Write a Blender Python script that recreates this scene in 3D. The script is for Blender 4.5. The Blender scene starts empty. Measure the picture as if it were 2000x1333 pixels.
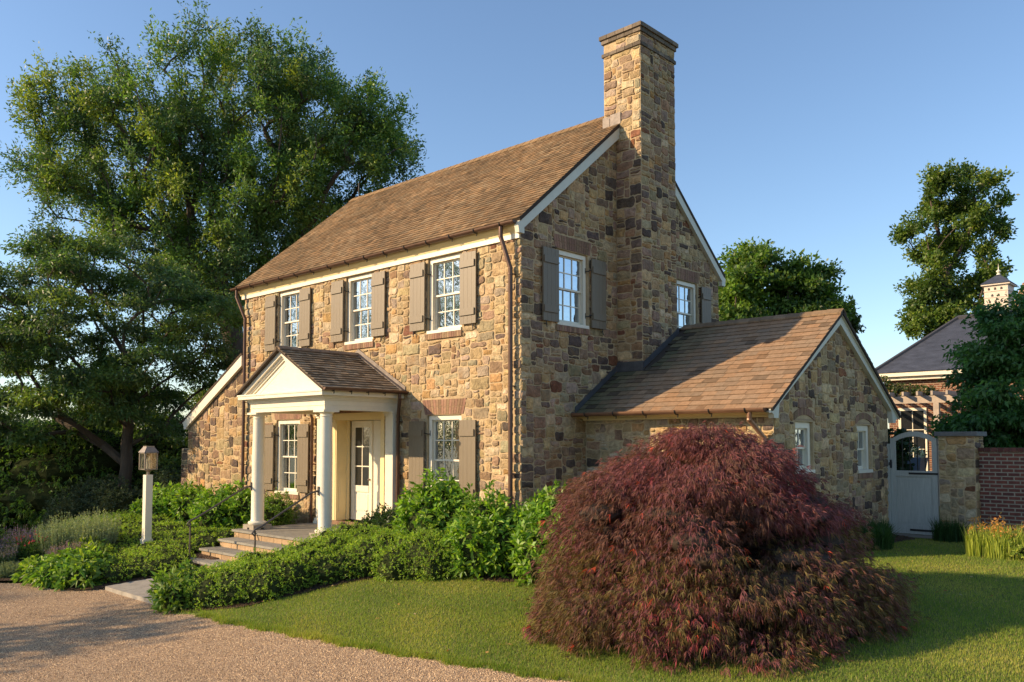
import bpy, math, random
import numpy as np
from mathutils import Vector, Matrix
rnd = random.Random(7)
rng = np.random.default_rng(11)
R = math.radians
sc = bpy.context.scene

# ------------------------------------------------------------ camera, sky, sun
# axes: X along the front wall of the house, Y into it, Z up; z = 0 is eye level
CAM = Vector((10.3235, -11.219, 0.0)); YAW = 0.7548; PITCH = 0.0551
cam_d = bpy.data.cameras.new('camera'); cam = bpy.data.objects.new('camera', cam_d)
sc.collection.objects.link(cam); sc.camera = cam
cam.location = CAM
cam.rotation_euler = (math.pi/2 + PITCH, 0, YAW)
cam_d.sensor_width = 36; cam_d.lens = 1650.97/2000*36
cam_d.shift_y = 104.78/2000; cam_d.clip_end = 6000; cam_d.clip_start = 0.1

SUN = Vector((-0.82, -1.0, 0.535)).normalized()
w = bpy.data.worlds.new('World'); sc.world = w; w.use_nodes = True
nt = w.node_tree; bg = nt.nodes['Background']
sky = nt.nodes.new('ShaderNodeTexSky'); sky.sky_type = 'NISHITA'; sky.sun_disc = False
sky.sun_elevation = math.asin(SUN.z); sky.sun_rotation = math.atan2(SUN.x, SUN.y)
sky.air_density = 1.0; sky.dust_density = 0.6; sky.ozone_density = 2.6; sky.altitude = 100
nt.links.new(sky.outputs[0], bg.inputs[0]); bg.inputs[1].default_value = 0.13
sl = bpy.data.lights.new('sun', 'SUN'); so = bpy.data.objects.new('sun', sl); sc.collection.objects.link(so)
sl.energy = 4.4; sl.angle = R(0.6); sl.color = (1.0, 0.74, 0.45)
so.rotation_euler = SUN.to_track_quat('Z', 'Y').to_euler(); so.location = (-20, -30, 20)
sc.view_settings.view_transform = 'Standard'; sc.view_settings.look = 'None'
sc.view_settings.exposure = 0.77; sc.view_settings.gamma = 1
sc.cycles.max_bounces = 6; sc.cycles.transparent_max_bounces = 8
sc.cycles.use_denoising = True

# ------------------------------------------------------------ terrain height
TP = np.array([(-6,-5,-2.65),(-7.3,-6.2,-2.68),(-2,-5,-2.63),(4.8,-4.4,-2.45),(9,-4,-2.35),(10,-11,-2.6),(0,-14,-2.75),(-14,-12,-2.9),
(0,-.6,-2.02),(-3,-.6,-2.02),(-9,-.6,-2.05),(-14,0,-2.2),(4.5,6.8,-1.93),(4,1.4,-2.0),(10,4,-1.9),(8,-1,-2.12),(2,-2,-2.2),(-1,-3,-2.3),(-8,-3.2,-2.3),(-14,-6,-2.8),
(-22,4,-3.4),(-20,25,-3.6),(0,30,-2.2),(20,30,-1.5),(25,0,-1.8),(30,-30,-2.6),(-30,-30,-3.2),(-40,10,-5),(6,14,-1.9)], float)
def _K(r): return np.where(r > 0, r**2*np.log(np.maximum(r, 1e-9)), 0)
def _solve():
    n = len(TP); D = np.linalg.norm(TP[:, None, :2]-TP[None, :, :2], axis=2)
    A = np.zeros((n+3, n+3)); A[:n, :n] = _K(D)+np.eye(n)*.3; A[:n, n] = 1; A[:n, n+1:] = TP[:, :2]; A[n:, :n] = A[:n, n:].T
    return np.linalg.solve(A, np.r_[TP[:, 2], 0, 0, 0])
_W = _solve()
def zt(x, y):
    x = np.asarray(x, float); y = np.asarray(y, float); n = len(TP)
    k = np.minimum(1, 45/np.maximum(np.hypot(x, y), 1e-6)); x = x*k; y = y*k
    r = np.hypot(x[..., None]-TP[:, 0], y[..., None]-TP[:, 1])
    return _K(r)@_W[:n]+_W[n]+_W[n+1]*x+_W[n+2]*y
def gz(x, y): return float(zt(x, y))

# ------------------------------------------------------------ object helpers
ROOT = {}
def tag(o, label=None, cat=None, group=None, kind=None):
    if label: o['label'] = label
    if cat: o['category'] = cat
    if group: o['group'] = group
    if kind: o['kind'] = kind
    return o
def thing(name, loc, label, cat, group=None):
    o = bpy.data.objects.new(name, None); sc.collection.objects.link(o); o.location = loc
    o.empty_display_size = .2
    ROOT[o.name] = Vector(loc); return tag(o, label, cat, group)
def link(name, me, mat, parent=None, origin=None):
    """verts of me are in world space; they are shifted to the thing's base"""
    o = bpy.data.objects.new(name, me); sc.collection.objects.link(o)
    if mat:
        for m in (mat if isinstance(mat, (list, tuple)) else [mat]): me.materials.append(m)
    if parent is not None:
        top = parent
        while top.parent: top = top.parent
        org = ROOT.get(top.name, Vector(top.location)); o.parent = parent
    else:
        org = Vector(origin) if origin is not None else Vector((0, 0, 0)); o.location = org; ROOT[o.name] = org
    me.transform(Matrix.Translation(-org))
    return o
class MB:
    def __init__(s): s.v = []; s.f = []; s.c = []
    def add(s, vs, fs, c=None):
        b = len(s.v); s.v += [tuple(p) for p in vs]; s.f += [tuple(b+i for i in f) for f in fs]
        s.c += [c or (1, 1, 1)]*len(fs)
    def box(s, x0, x1, y0, y1, z0, z1, c=None, F=None):
        vs = [(x, y, z) for z in (z0, z1) for y in (y0, y1) for x in (x0, x1)]
        if F: vs = [F(*p) for p in vs]
        s.add(vs, [(0, 2, 3, 1), (4, 5, 7, 6), (0, 1, 5, 4), (2, 6, 7, 3), (0, 4, 6, 2), (1, 3, 7, 5)], c)
    def prism(s, poly, f0, f1, c=None):
        """poly: list of 2D; f0/f1 map 2D -> 3D for the two faces"""
        n = len(poly); s.add([f0(*p) for p in poly]+[f1(*p) for p in poly],
            [tuple(range(n))[::-1], tuple(range(n, 2*n))]+[(i, (i+1) % n, n+(i+1) % n, n+i) for i in range(n)], c)
    def tube(s, pts, r, n=8, c=None, r1=None):
        pts = [Vector(p) for p in pts]; m = len(pts); vs = []; up0 = None
        for i, p in enumerate(pts):
            d = (pts[min(i+1, m-1)]-pts[max(i-1, 0)]).normalized()
            a = d.orthogonal().normalized() if up0 is None else (up0-d*up0.dot(d)).normalized()
            up0 = a; b = d.cross(a); rr = r if r1 is None else r+(r1-r)*i/(m-1)
            vs += [p+(a*math.cos(t)+b*math.sin(t))*rr for t in [2*math.pi*k/n for k in range(n)]]
        fs = [(i*n+k, i*n+(k+1) % n, (i+1)*n+(k+1) % n, (i+1)*n+k) for i in range(m-1) for k in range(n)]
        fs += [tuple(range(n))[::-1], tuple(range((m-1)*n, m*n))]
        s.add(vs, fs, c)
    def lathe(s, cx, cy, prof, n=24, c=None):
        m = len(prof); vs = [(cx+r*math.cos(2*math.pi*k/n), cy+r*math.sin(2*math.pi*k/n), z) for r, z in prof for k in range(n)]
        fs = [(i*n+k, i*n+(k+1) % n, (i+1)*n+(k+1) % n, (i+1)*n+k) for i in range(m-1) for k in range(n)]
        fs += [tuple(range(n))[::-1], tuple(range((m-1)*n, m*n))]
        s.add(vs, fs, c)
    def sphere(s, c0, rx, ry, rz, n=10, m=7, c=None):
        prof = [(math.sin(math.pi*i/m), math.cos(math.pi*i/m)) for i in range(m+1)]
        vs = [(c0[0]+rx*a*math.cos(2*math.pi*k/n), c0[1]+ry*a*math.sin(2*math.pi*k/n), c0[2]-rz*b) for a, b in prof for k in range(n)]
        s.add(vs, [(i*n+k, i*n+(k+1) % n, (i+1)*n+(k+1) % n, (i+1)*n+k) for i in range(m) for k in range(n)], c)
    def build(s, name, mat, parent=None, origin=None, smooth=False, bevel=0, col=False):
        me = bpy.data.meshes.new(name); me.from_pydata(s.v, [], s.f)
        if col:
            at = me.attributes.new('c', 'FLOAT_COLOR', 'FACE')
            at.data.foreach_set('color', np.c_[np.array(s.c, 'f'), np.ones(len(s.c), 'f')].ravel())
        if smooth: me.polygons.foreach_set('use_smooth', [True]*len(me.polygons))
        me.validate(); o = link(name, me, mat, parent, origin)
        if bevel:
            b = o.modifiers.new('bevel', 'BEVEL'); b.width = bevel; b.segments = 2; b.limit_method = 'ANGLE'
        if smooth: 
            e = o.modifiers.new('split', 'EDGE_SPLIT'); e.split_angle = R(40)
        return o
def np_mesh(name, V, F, mat, parent=None, origin=None, C=None, smooth=False):
    V = np.ascontiguousarray(V, 'f'); F = np.ascontiguousarray(F, 'i'); k = F.shape[1]
    me = bpy.data.meshes.new(name); me.vertices.add(len(V)); me.vertices.foreach_set('co', V.ravel())
    me.loops.add(F.size); me.loops.foreach_set('vertex_index', F.ravel())
    me.polygons.add(len(F)); me.polygons.foreach_set('loop_start', np.arange(0, F.size, k, dtype='i'))
    me.polygons.foreach_set('use_smooth', np.full(len(F), smooth, dtype=bool))
    me.update(calc_edges=True)
    if C is not None:
        at = me.attributes.new('c', 'FLOAT_COLOR', 'FACE')
        at.data.foreach_set('color', np.c_[np.asarray(C, 'f'), np.ones(len(C), 'f')].ravel())
    return link(name, me, mat, parent, origin)

# ------------------------------------------------------------ materials
def newmat(name):
    m = bpy.data.materials.new(name); m.use_nodes = True; t = m.node_tree
    return m, t, t.nodes['Principled BSDF'], t.nodes.new, t.links.new
def mat(name, col, rough=.6, var=.12, scale=8, bump=0.0, bscale=60, attr=False, metal=0, spec=.5, stretch=(1, 1, 1), coord='Object'):
    m, t, p, N, L = newmat(name)
    tc = N('ShaderNodeTexCoord'); mp = N('ShaderNodeMapping'); L(tc.outputs[coord], mp.inputs[0]); mp.inputs['Scale'].default_value = stretch
    if attr:
        a = N('ShaderNodeAttribute'); a.attribute_name = 'c'; src = a.outputs['Color']
    else:
        a = N('ShaderNodeRGB'); a.outputs[0].default_value = (*col, 1); src = a.outputs[0]
    n = N('ShaderNodeTexNoise'); n.inputs['Scale'].default_value = scale; n.inputs['Detail'].default_value = 8; n.inputs['Roughness'].default_value = .65
    L(mp.outputs[0], n.inputs['Vector'])
    mr = N('ShaderNodeMapRange'); mr.inputs[1].default_value = .3; mr.inputs[2].default_value = .7
    mr.inputs[3].default_value = 1-var; mr.inputs[4].default_value = 1+var; L(n.outputs[0], mr.inputs[0])
    vm = N('ShaderNodeVectorMath'); vm.operation = 'SCALE'; L(src, vm.inputs[0]); L(mr.outputs[0], vm.inputs['Scale'])
    L(vm.outputs[0], p.inputs['Base Color'])
    p.inputs['Roughness'].default_value = rough; p.inputs['Metallic'].default_value = metal; p.inputs['Specular IOR Level'].default_value = spec
    if bump:
        n2 = N('ShaderNodeTexNoise'); n2.inputs['Scale'].default_value = bscale; n2.inputs['Detail'].default_value = 6; L(mp.outputs[0], n2.inputs['Vector'])
        b = N('ShaderNodeBump'); b.inputs['Strength'].default_value = 1; b.inputs['Distance'].default_value = bump
        L(n2.outputs[0], b.inputs['Height']); L(b.outputs[0], p.inputs['Normal'])
    return m
def leafmat(name, trans=.35, rough=.5, spec=.35):
    m, t, p, N, L = newmat(name)
    a = N('ShaderNodeAttribute'); a.attribute_name = 'c'; L(a.outputs['Color'], p.inputs['Base Color'])
    p.inputs['Roughness'].default_value = rough; p.inputs['Specular IOR Level'].default_value = spec
    tr = N('ShaderNodeBsdfTranslucent'); vm = N('ShaderNodeVectorMath'); vm.operation = 'MULTIPLY'
    vm.inputs[1].default_value = (1.25, 1.35, .5); L(a.outputs['Color'], vm.inputs[0]); L(vm.outputs[0], tr.inputs[0])
    mx = N('ShaderNodeMixShader'); mx.inputs[0].default_value = trans
    L(p.outputs[0], mx.inputs[1]); L(tr.outputs[0], mx.inputs[2]); L(mx.outputs[0], t.nodes['Material Output'].inputs[0])
    return m
def stonemat():
    m, t, p, N, L = newmat('field_stone')
    tc = N('ShaderNodeTexCoord'); a = N('ShaderNodeAttribute'); a.attribute_name = 'c'
    n = N('ShaderNodeTexNoise'); n.inputs['Scale'].default_value = 9; n.inputs['Detail'].default_value = 9; n.inputs['Roughness'].default_value = .7; n.inputs['Distortion'].default_value = .6
    L(tc.outputs['Object'], n.inputs['Vector'])
    mr = N('ShaderNodeMapRange'); mr.inputs[1].default_value = .3; mr.inputs[2].default_value = .7; mr.inputs[3].default_value = .48; mr.inputs[4].default_value = 1.42; L(n.outputs[0], mr.inputs[0])
    vm = N('ShaderNodeVectorMath'); vm.operation = 'SCALE'; L(a.outputs['Color'], vm.inputs[0]); L(mr.outputs[0], vm.inputs['Scale'])
    n3 = N('ShaderNodeTexNoise'); n3.inputs['Scale'].default_value = 5; n3.inputs['Detail'].default_value = 5; L(tc.outputs['Object'], n3.inputs['Vector'])
    cr = N('ShaderNodeMapRange'); cr.inputs[1].default_value = .55; cr.inputs[2].default_value = .75; cr.inputs[3].default_value = 0; cr.inputs[4].default_value = .45; L(n3.outputs[0], cr.inputs[0])
    mx = N('ShaderNodeMix'); mx.data_type = 'RGBA'; mx.inputs['B'].default_value = (.34, .19, .075, 1)
    L(cr.outputs[0], mx.inputs['Factor']); L(vm.outputs[0], mx.inputs['A']); L(mx.outputs['Result'], p.inputs['Base Color'])
    n2 = N('ShaderNodeTexNoise'); n2.inputs['Scale'].default_value = 22; n2.inputs['Detail'].default_value = 8; n2.inputs['Roughness'].default_value = .6; L(tc.outputs['Object'], n2.inputs['Vector'])
    b = N('ShaderNodeBump'); b.inputs['Distance'].default_value = .03; b.inputs['Strength'].default_value = 1; L(n2.outputs[0], b.inputs['Height']); L(b.outputs[0], p.inputs['Normal'])
    p.inputs['Roughness'].default_value = .85; p.inputs['Specular IOR Level'].default_value = .25
    return m
def brickmat(name, cols, mortar, bw=.21, bh=.075, ms=.012):
    m, t, p, N, L = newmat(name)
    tc = N('ShaderNodeTexCoord'); sp = N('ShaderNodeSeparateXYZ'); L(tc.outputs['Object'], sp.inputs[0])
    ad = N('ShaderNodeMath'); L(sp.outputs[0], ad.inputs[0]); L(sp.outputs[1], ad.inputs[1]); cb = N('ShaderNodeCombineXYZ'); L(ad.outputs[0], cb.inputs[0]); L(sp.outputs[2], cb.inputs[1])
    b = N('ShaderNodeTexBrick'); L(cb.outputs[0], b.inputs['Vector']); b.inputs['Scale'].default_value = 1
    b.inputs['Color1'].default_value = (*cols[0], 1); b.inputs['Color2'].default_value = (*cols[1], 1); b.inputs['Mortar'].default_value = (*mortar, 1)
    b.inputs['Mortar Size'].default_value = ms; b.inputs['Mortar Smooth'].default_value = .2; b.inputs['Brick Width'].default_value = bw; b.inputs['Row Height'].default_value = bh; b.offset = .5
    n = N('ShaderNodeTexNoise'); n.inputs['Scale'].default_value = 14; n.inputs['Detail'].default_value = 6; L(tc.outputs['Object'], n.inputs['Vector'])
    mr = N('ShaderNodeMapRange'); mr.inputs[3].default_value = .55; mr.inputs[4].default_value = 1.45; L(n.outputs[0], mr.inputs[0])
    vm = N('ShaderNodeVectorMath'); vm.operation = 'SCALE'; L(b.outputs['Color'], vm.inputs[0]); L(mr.outputs[0], vm.inputs['Scale']); L(vm.outputs[0], p.inputs['Base Color'])
    bp = N('ShaderNodeBump'); bp.invert = True; bp.inputs['Distance'].default_value = .008; L(b.outputs['Fac'], bp.inputs['Height']); L(bp.outputs[0], p.inputs['Normal'])
    p.inputs['Roughness'].default_value = .85; return m
def glassmat():
    m, t, p, N, L = newmat('window_glass')
    p.inputs['Base Color'].default_value = (.02, .022, .024, 1); p.inputs['Roughness'].default_value = .1
    g = N('ShaderNodeBsdfGlossy'); g.inputs['Roughness'].default_value = .015; g.inputs[0].default_value = (.5, .55, .6, 1)
    tc = N('ShaderNodeTexCoord'); n = N('ShaderNodeTexNoise'); n.inputs['Scale'].default_value = 7; n.inputs['Detail'].default_value = 2; L(tc.outputs['Object'], n.inputs[0])
    b = N('ShaderNodeBump'); b.inputs['Distance'].default_value = .004; b.inputs['Strength'].default_value = .6; L(n.outputs[0], b.inputs['Height']); L(b.outputs[0], g.inputs['Normal'])
    f = N('ShaderNodeFresnel'); f.inputs[0].default_value = 1.5; ma = N('ShaderNodeMath'); ma.operation = 'MULTIPLY_ADD'; ma.inputs[1].default_value = .85; ma.inputs[2].default_value = .02
    L(f.outputs[0], ma.inputs[0]); mx = N('ShaderNodeMixShader'); L(ma.outputs[0], mx.inputs[0]); L(p.outputs[0], mx.inputs[1]); L(g.outputs[0], mx.inputs[2]); L(mx.outputs[0], t.nodes['Material Output'].inputs[0])
    return m
def clearmat():
    m, t, p, N, L = newmat('lantern_glass')
    tr = N('ShaderNodeBsdfTransparent'); tr.inputs[0].default_value = (.93, .93, .9, 1); g = N('ShaderNodeBsdfGlossy'); g.inputs['Roughness'].default_value = .05
    mx = N('ShaderNodeMixShader'); mx.inputs[0].default_value = .15; L(tr.outputs[0], mx.inputs[1]); L(g.outputs[0], mx.inputs[2]); L(mx.outputs[0], t.nodes['Material Output'].inputs[0]); return m
def groundmat(name, c1, c2, vs, bump, rough=.9, c3=None, big=.35):
    m, t, p, N, L = newmat(name)
    tc = N('ShaderNodeTexCoord'); v = N('ShaderNodeTexVoronoi'); v.inputs['Scale'].default_value = vs; L(tc.outputs['Object'], v.inputs['Vector'])
    sep = N('ShaderNodeSeparateColor'); L(v.outputs['Color'], sep.inputs[0])
    mx = N('ShaderNodeMix'); mx.data_type = 'RGBA'; mx.inputs['A'].default_value = (*c1, 1); mx.inputs['B'].default_value = (*c2, 1); L(sep.outputs[0], mx.inputs['Factor'])
    n = N('ShaderNodeTexNoise'); n.inputs['Scale'].default_value = .9; n.inputs['Detail'].default_value = 7; L(tc.outputs['Object'], n.inputs[0])
    mr = N('ShaderNodeMapRange'); mr.inputs[1].default_value = .3; mr.inputs[2].default_value = .7; mr.inputs[3].default_value = 1-big; mr.inputs[4].default_value = 1+big*.7; L(n.outputs[0], mr.inputs[0])
    vm = N('ShaderNodeVectorMath'); vm.operation = 'SCALE'; L(mx.outputs['Result'], vm.inputs[0]); L(mr.outputs[0], vm.inputs['Scale']); L(vm.outputs[0], p.inputs['Base Color'])
    b = N('ShaderNodeBump'); b.inputs['Distance'].default_value = bump; b.invert = True; L(v.outputs['Distance'], b.inputs['Height']); L(b.outputs[0], p.inputs['Normal'])
    p.inputs['Roughness'].default_value = rough; p.inputs['Specular IOR Level'].default_value = .2; return m
M_STONE = stonemat()
M_MORTAR = mat('mortar', (.46, .345, .205), .95, .25, 6, .006, 90, spec=.1)
M_WHITE = mat('white_trim_paint', (.76, .70, .56), .45, .05, 5)
M_CREAM = mat('cream_paint', (.78, .63, .33), .45, .04, 5)  # cream, with the yellow of bounced light put into the paint
M_COOLTRIM = mat('rake_paint', (.62, .60, .49), .5, .05, 5)
M_SHUT = mat('shutter_paint', (.165, .128, .082), .5, .1, 6, .0006, 60, stretch=(14, 14, .7))
M_SHING = mat('wood_shingle', (1, 1, 1), .85, .2, 14, .0008, 40, attr=True, spec=.15)
M_BRICKUNIT = mat('brick_unit', (1, 1, 1), .85, .2, 20, .003, 80, attr=True, spec=.2)
M_COPPER = mat('aged_copper', (.115, .062, .040), .42, .25, 5, metal=.35)
M_LEAD = mat('flashing_metal', (.10, .10, .105), .45, .25, 6, metal=.4)
M_BRIGHTMETAL = mat('bright_flashing', (.17, .14, .12), .6, .4, 7, metal=.15)
M_IRON = mat('black_iron', (.02, .018, .017), .5, .2, 20)
M_RAIL = mat('bronze_rail', (.13, .105, .085), .45, .2, 20, metal=.4)
M_SLABSTONE = mat('bluestone_slab', (1, 1, 1), .8, .18, 6, .003, 50, attr=True, spec=.3)
M_GLASS = glassmat(); M_CLEAR = clearmat()
M_LEAF = leafmat('leaf', .42, .45, .4); M_DULL = leafmat('dull_leaf', .25, .7, .15); M_GRASS = leafmat('grass_blade', .4, .6, .2)
M_BARK = mat('bark', (.075, .055, .038), .9, .35, 6, .02, 14, stretch=(1, 1, .3))
M_TWIG = mat('twig', (.045, .03, .02), .9, .2, 6)
M_LAMPMETAL = mat('lantern_metal', (.26, .22, .18), .45, .2, 10, metal=.5)
M_GATE = mat('weathered_gate_paint', (.43, .43, .38), .6, .16, 5, .001, 40, stretch=(10, 10, .8))
M_BRICK = brickmat('garden_brick', ((.19, .055, .035), (.10, .035, .028)), (.30, .25, .18))
M_BRICK2 = brickmat('house_brick', ((.21, .075, .04), (.11, .04, .028)), (.33, .25, .17))
M_SLATE = mat('slate_roof', (.045, .052, .072), .55, .35, 3, .008, 18, stretch=(1, 1, 3.5))
M_WOODGREY = mat('grey_wood', (.40, .33, .27), .8, .2, 6)
M_POT = mat('blue_glaze', (.11, .15, .22), .5, .15, 5)
M_CURTAIN = mat('curtain', (.5, .45, .36), .9, .1, 5)
# ------------------------------------------------------------ ground
def patch(name, A, B, ns, nt, dz, mat_, label=None, wob=0.0, curb=0.0):
    A = np.array(A, float); B = np.array(B, float)
    def res(P, n):
        d = np.r_[0, np.cumsum(np.linalg.norm(np.diff(P, axis=0), axis=1))]; t = np.linspace(0, d[-1], n)
        return np.c_[np.interp(t, d, P[:, 0]), np.interp(t, d, P[:, 1])]
    a = res(A, ns); b = res(B, ns)
    if wob: a += rng.normal(0, wob, a.shape)
    tt = np.linspace(0, 1, nt)**2
    P = a[None]*(1-tt[:, None, None])+b[None]*tt[:, None, None]
    V = np.c_[P.reshape(-1, 2), (zt(P[..., 0], P[..., 1])+dz).ravel()]
    if curb: V[:ns, 2] -= curb
    i, j = np.meshgrid(np.arange(nt-1), np.arange(ns-1), indexing='ij'); q = (i*ns+j).ravel()
    F = np.c_[q, q+1, q+ns+1, q+ns]
    if np.cross(np.r_[V[1]-V[0]], np.r_[V[ns]-V[0]])[2] < 0: F = F[:, ::-1]
    o = np_mesh(name, V, F, mat_, smooth=True); return tag(o, label, kind='structure')
gx = np.r_[-3000, -1200, -500, -200, -100, -60, np.arange(-40, 40, 1.0), 60, 100, 200, 500, 1200, 3000]
gy = np.r_[-3000, -1200, -500, -200, -100, -60, np.arange(-35, 45, 1.0), 60, 100, 200, 500, 1200, 3000]
GX, GY = np.meshgrid(gx, gy); V = np.c_[GX.ravel(), GY.ravel(), (zt(GX, GY)-.02).ravel()]
n = len(gx); q = (np.arange(len(gy)-1)[:, None]*n+np.arange(n-1)).ravel()
M_EARTH = groundmat('meadow', (.05, .075, .02), (.03, .05, .015), 3, .02)
M_GRAVEL = groundmat('gravel', (.30, .20, .12), (.50, .36, .235), 62, .012, big=.16)
M_LAWN = groundmat('lawn_turf', (.08, .11, .025), (.15, .17, .05), 40, .02)
M_MULCH = groundmat('bark_mulch', (.035, .022, .014), (.12, .075, .045), 34, .03)
tag(np_mesh('ground', V, np.c_[q, q+1, q+n+1, q+n], M_EARTH, smooth=True), 'rough meadow ground reaching to the horizon', kind='structure')
EDGE = [(-2.6, -5.2), (-2, -5.01), (-1, -5.06), (.31, -4.99), (1.38, -4.92), (2.35, -4.81), (3.49, -4.62), (4.76, -4.39), (7, -4.1), (10, -4.0), (20, -4.5)]
GE = [(-30, -20), (-12, -8.8), (-7.9, -6.3), (-7.17, -5.75), (-6.3, -5.6), (-5.8, -4.9), (-5.0, -4.95), (-3.2, -5.0)]+EDGE[1:]
patch('gravel_drive', GE, [(x*1.2, y-34) for x, y in GE], 260, 60, .0, M_GRAVEL, 'pinkish tan gravel driveway', wob=.015)
patch('lawn', EDGE, [(x*1.0+2, 16) for x, y in EDGE], 240, 80, .022, M_LAWN, 'mown green lawn', wob=.012, curb=.03)
BED = [(-2.3, -5.05), (-1.56, -4.5), (-1.3, -3.7), (-1.0, -2.95), (-.6, -2.35), (.25, -2.0), (1.3, -1.85), (2.2, -1.3), (2.9, -.2), (3.6, .9), (4.6, 1.3), (4.7, 3.9), (4.6, 5.5), (4.7, 6.3)]
patch('planting_bed', BED, [(-3.5, -5.0), (-3.5, -3), (-3.5, 0.1), (-1, .1), (-.1, .1), (-.1, 1.9), (1, 1.9), (3.9, 1.9), (3.9, 4), (3.9, 6.9)], 90, 14, .036, M_MULCH, 'brown bark mulch in the planting bed', wob=.02)
patch('planting_bed', [(-5.53, -5.0), (-6.0, -5.5), (-7.2, -5.7), (-8.5, -6.6), (-12, -8.8), (-18, -12)], [(-5.53, 0.1), (-7, .1), (-9, .1), (-12, .1), (-14, .5), (-20, 0)], 60, 20, .03, M_MULCH, 'dark mulch under the perennials left of the steps', wob=.02)
mq = np.linspace(0, 2*np.pi, 60)
patch('maple_shade_patch', [(4.87+1.75*math.cos(q), -1.75+1.6*math.sin(q)) for q in mq], [(4.87+.1*math.cos(q), -1.75+.1*math.sin(q)) for q in mq], 60, 8, .05, M_MULCH, 'dark ground patch painting the shade under the red maple', wob=.02)  # added dark sheet, stands for the shade beneath the maple crown
# low blue hills far away
hv = []; hf = []
H = MB()
for k in range(60):
    a0 = R(95)+R(110)*k/60; a1 = R(95)+R(110)*(k+1)/60
    def hh(a): return 20+9*math.sin(a*9)+6*math.sin(a*23+1)
    def P(a, z, r=2300): return (r*math.cos(a), r*math.sin(a), z)
    H.add([P(a0, -10, 1800), P(a1, -10, 1800), P(a1, hh(a1)), P(a0, hh(a0)), P(a0, -10, 2700), P(a1, -10, 2700)], [(0, 3, 2, 1), (3, 4, 5, 2)])
tag(H.build('hills', mat('far_wooded_hill', (.05, .075, .06), .95, .3, .01), smooth=True), 'low wooded hills on the horizon', kind='structure')

# ------------------------------------------------------------ rubble stone walls
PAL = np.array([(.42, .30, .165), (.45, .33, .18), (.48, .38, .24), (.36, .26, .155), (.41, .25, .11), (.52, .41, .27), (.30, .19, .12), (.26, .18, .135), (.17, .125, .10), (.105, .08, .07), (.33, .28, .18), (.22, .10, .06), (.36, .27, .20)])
PW = {'light': (16, 15, 13, 13, 9, 7, 9, 5, 2.6, 1.4, 6, 1.6, 8), 'dark': (10, 7, 6, 10, 4, 4, 11, 12, 11, 9, 10, 2.5, 8), 'grey': (9, 8, 9, 7, 3, 8, 7, 12, 13, 8, 10, 1.5, 10)}  # 'dark' holds more dark stones and part of the gable's shade
def clip(poly, lines):
    for a, b, c in lines:      # keep a*u+b*z <= c
        out = []
        for i in range(len(poly)):
            p, q_ = poly[i], poly[(i+1) % len(poly)]; dp = a*p[0]+b*p[1]-c; dq = a*q_[0]+b*q_[1]-c
            if dp <= 0: out.append(p)
            if dp*dq < 0: s = dp/(dp-dq); out.append((p[0]+s*(q_[0]-p[0]), p[1]+s*(q_[1]-p[1])))
        poly = out
        if len(poly) < 3: return []
    return poly
def area(p): return .5*sum(p[i][0]*p[(i+1) % len(p)][1]-p[(i+1) % len(p)][0]*p[i][1] for i in range(len(p)))
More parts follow.
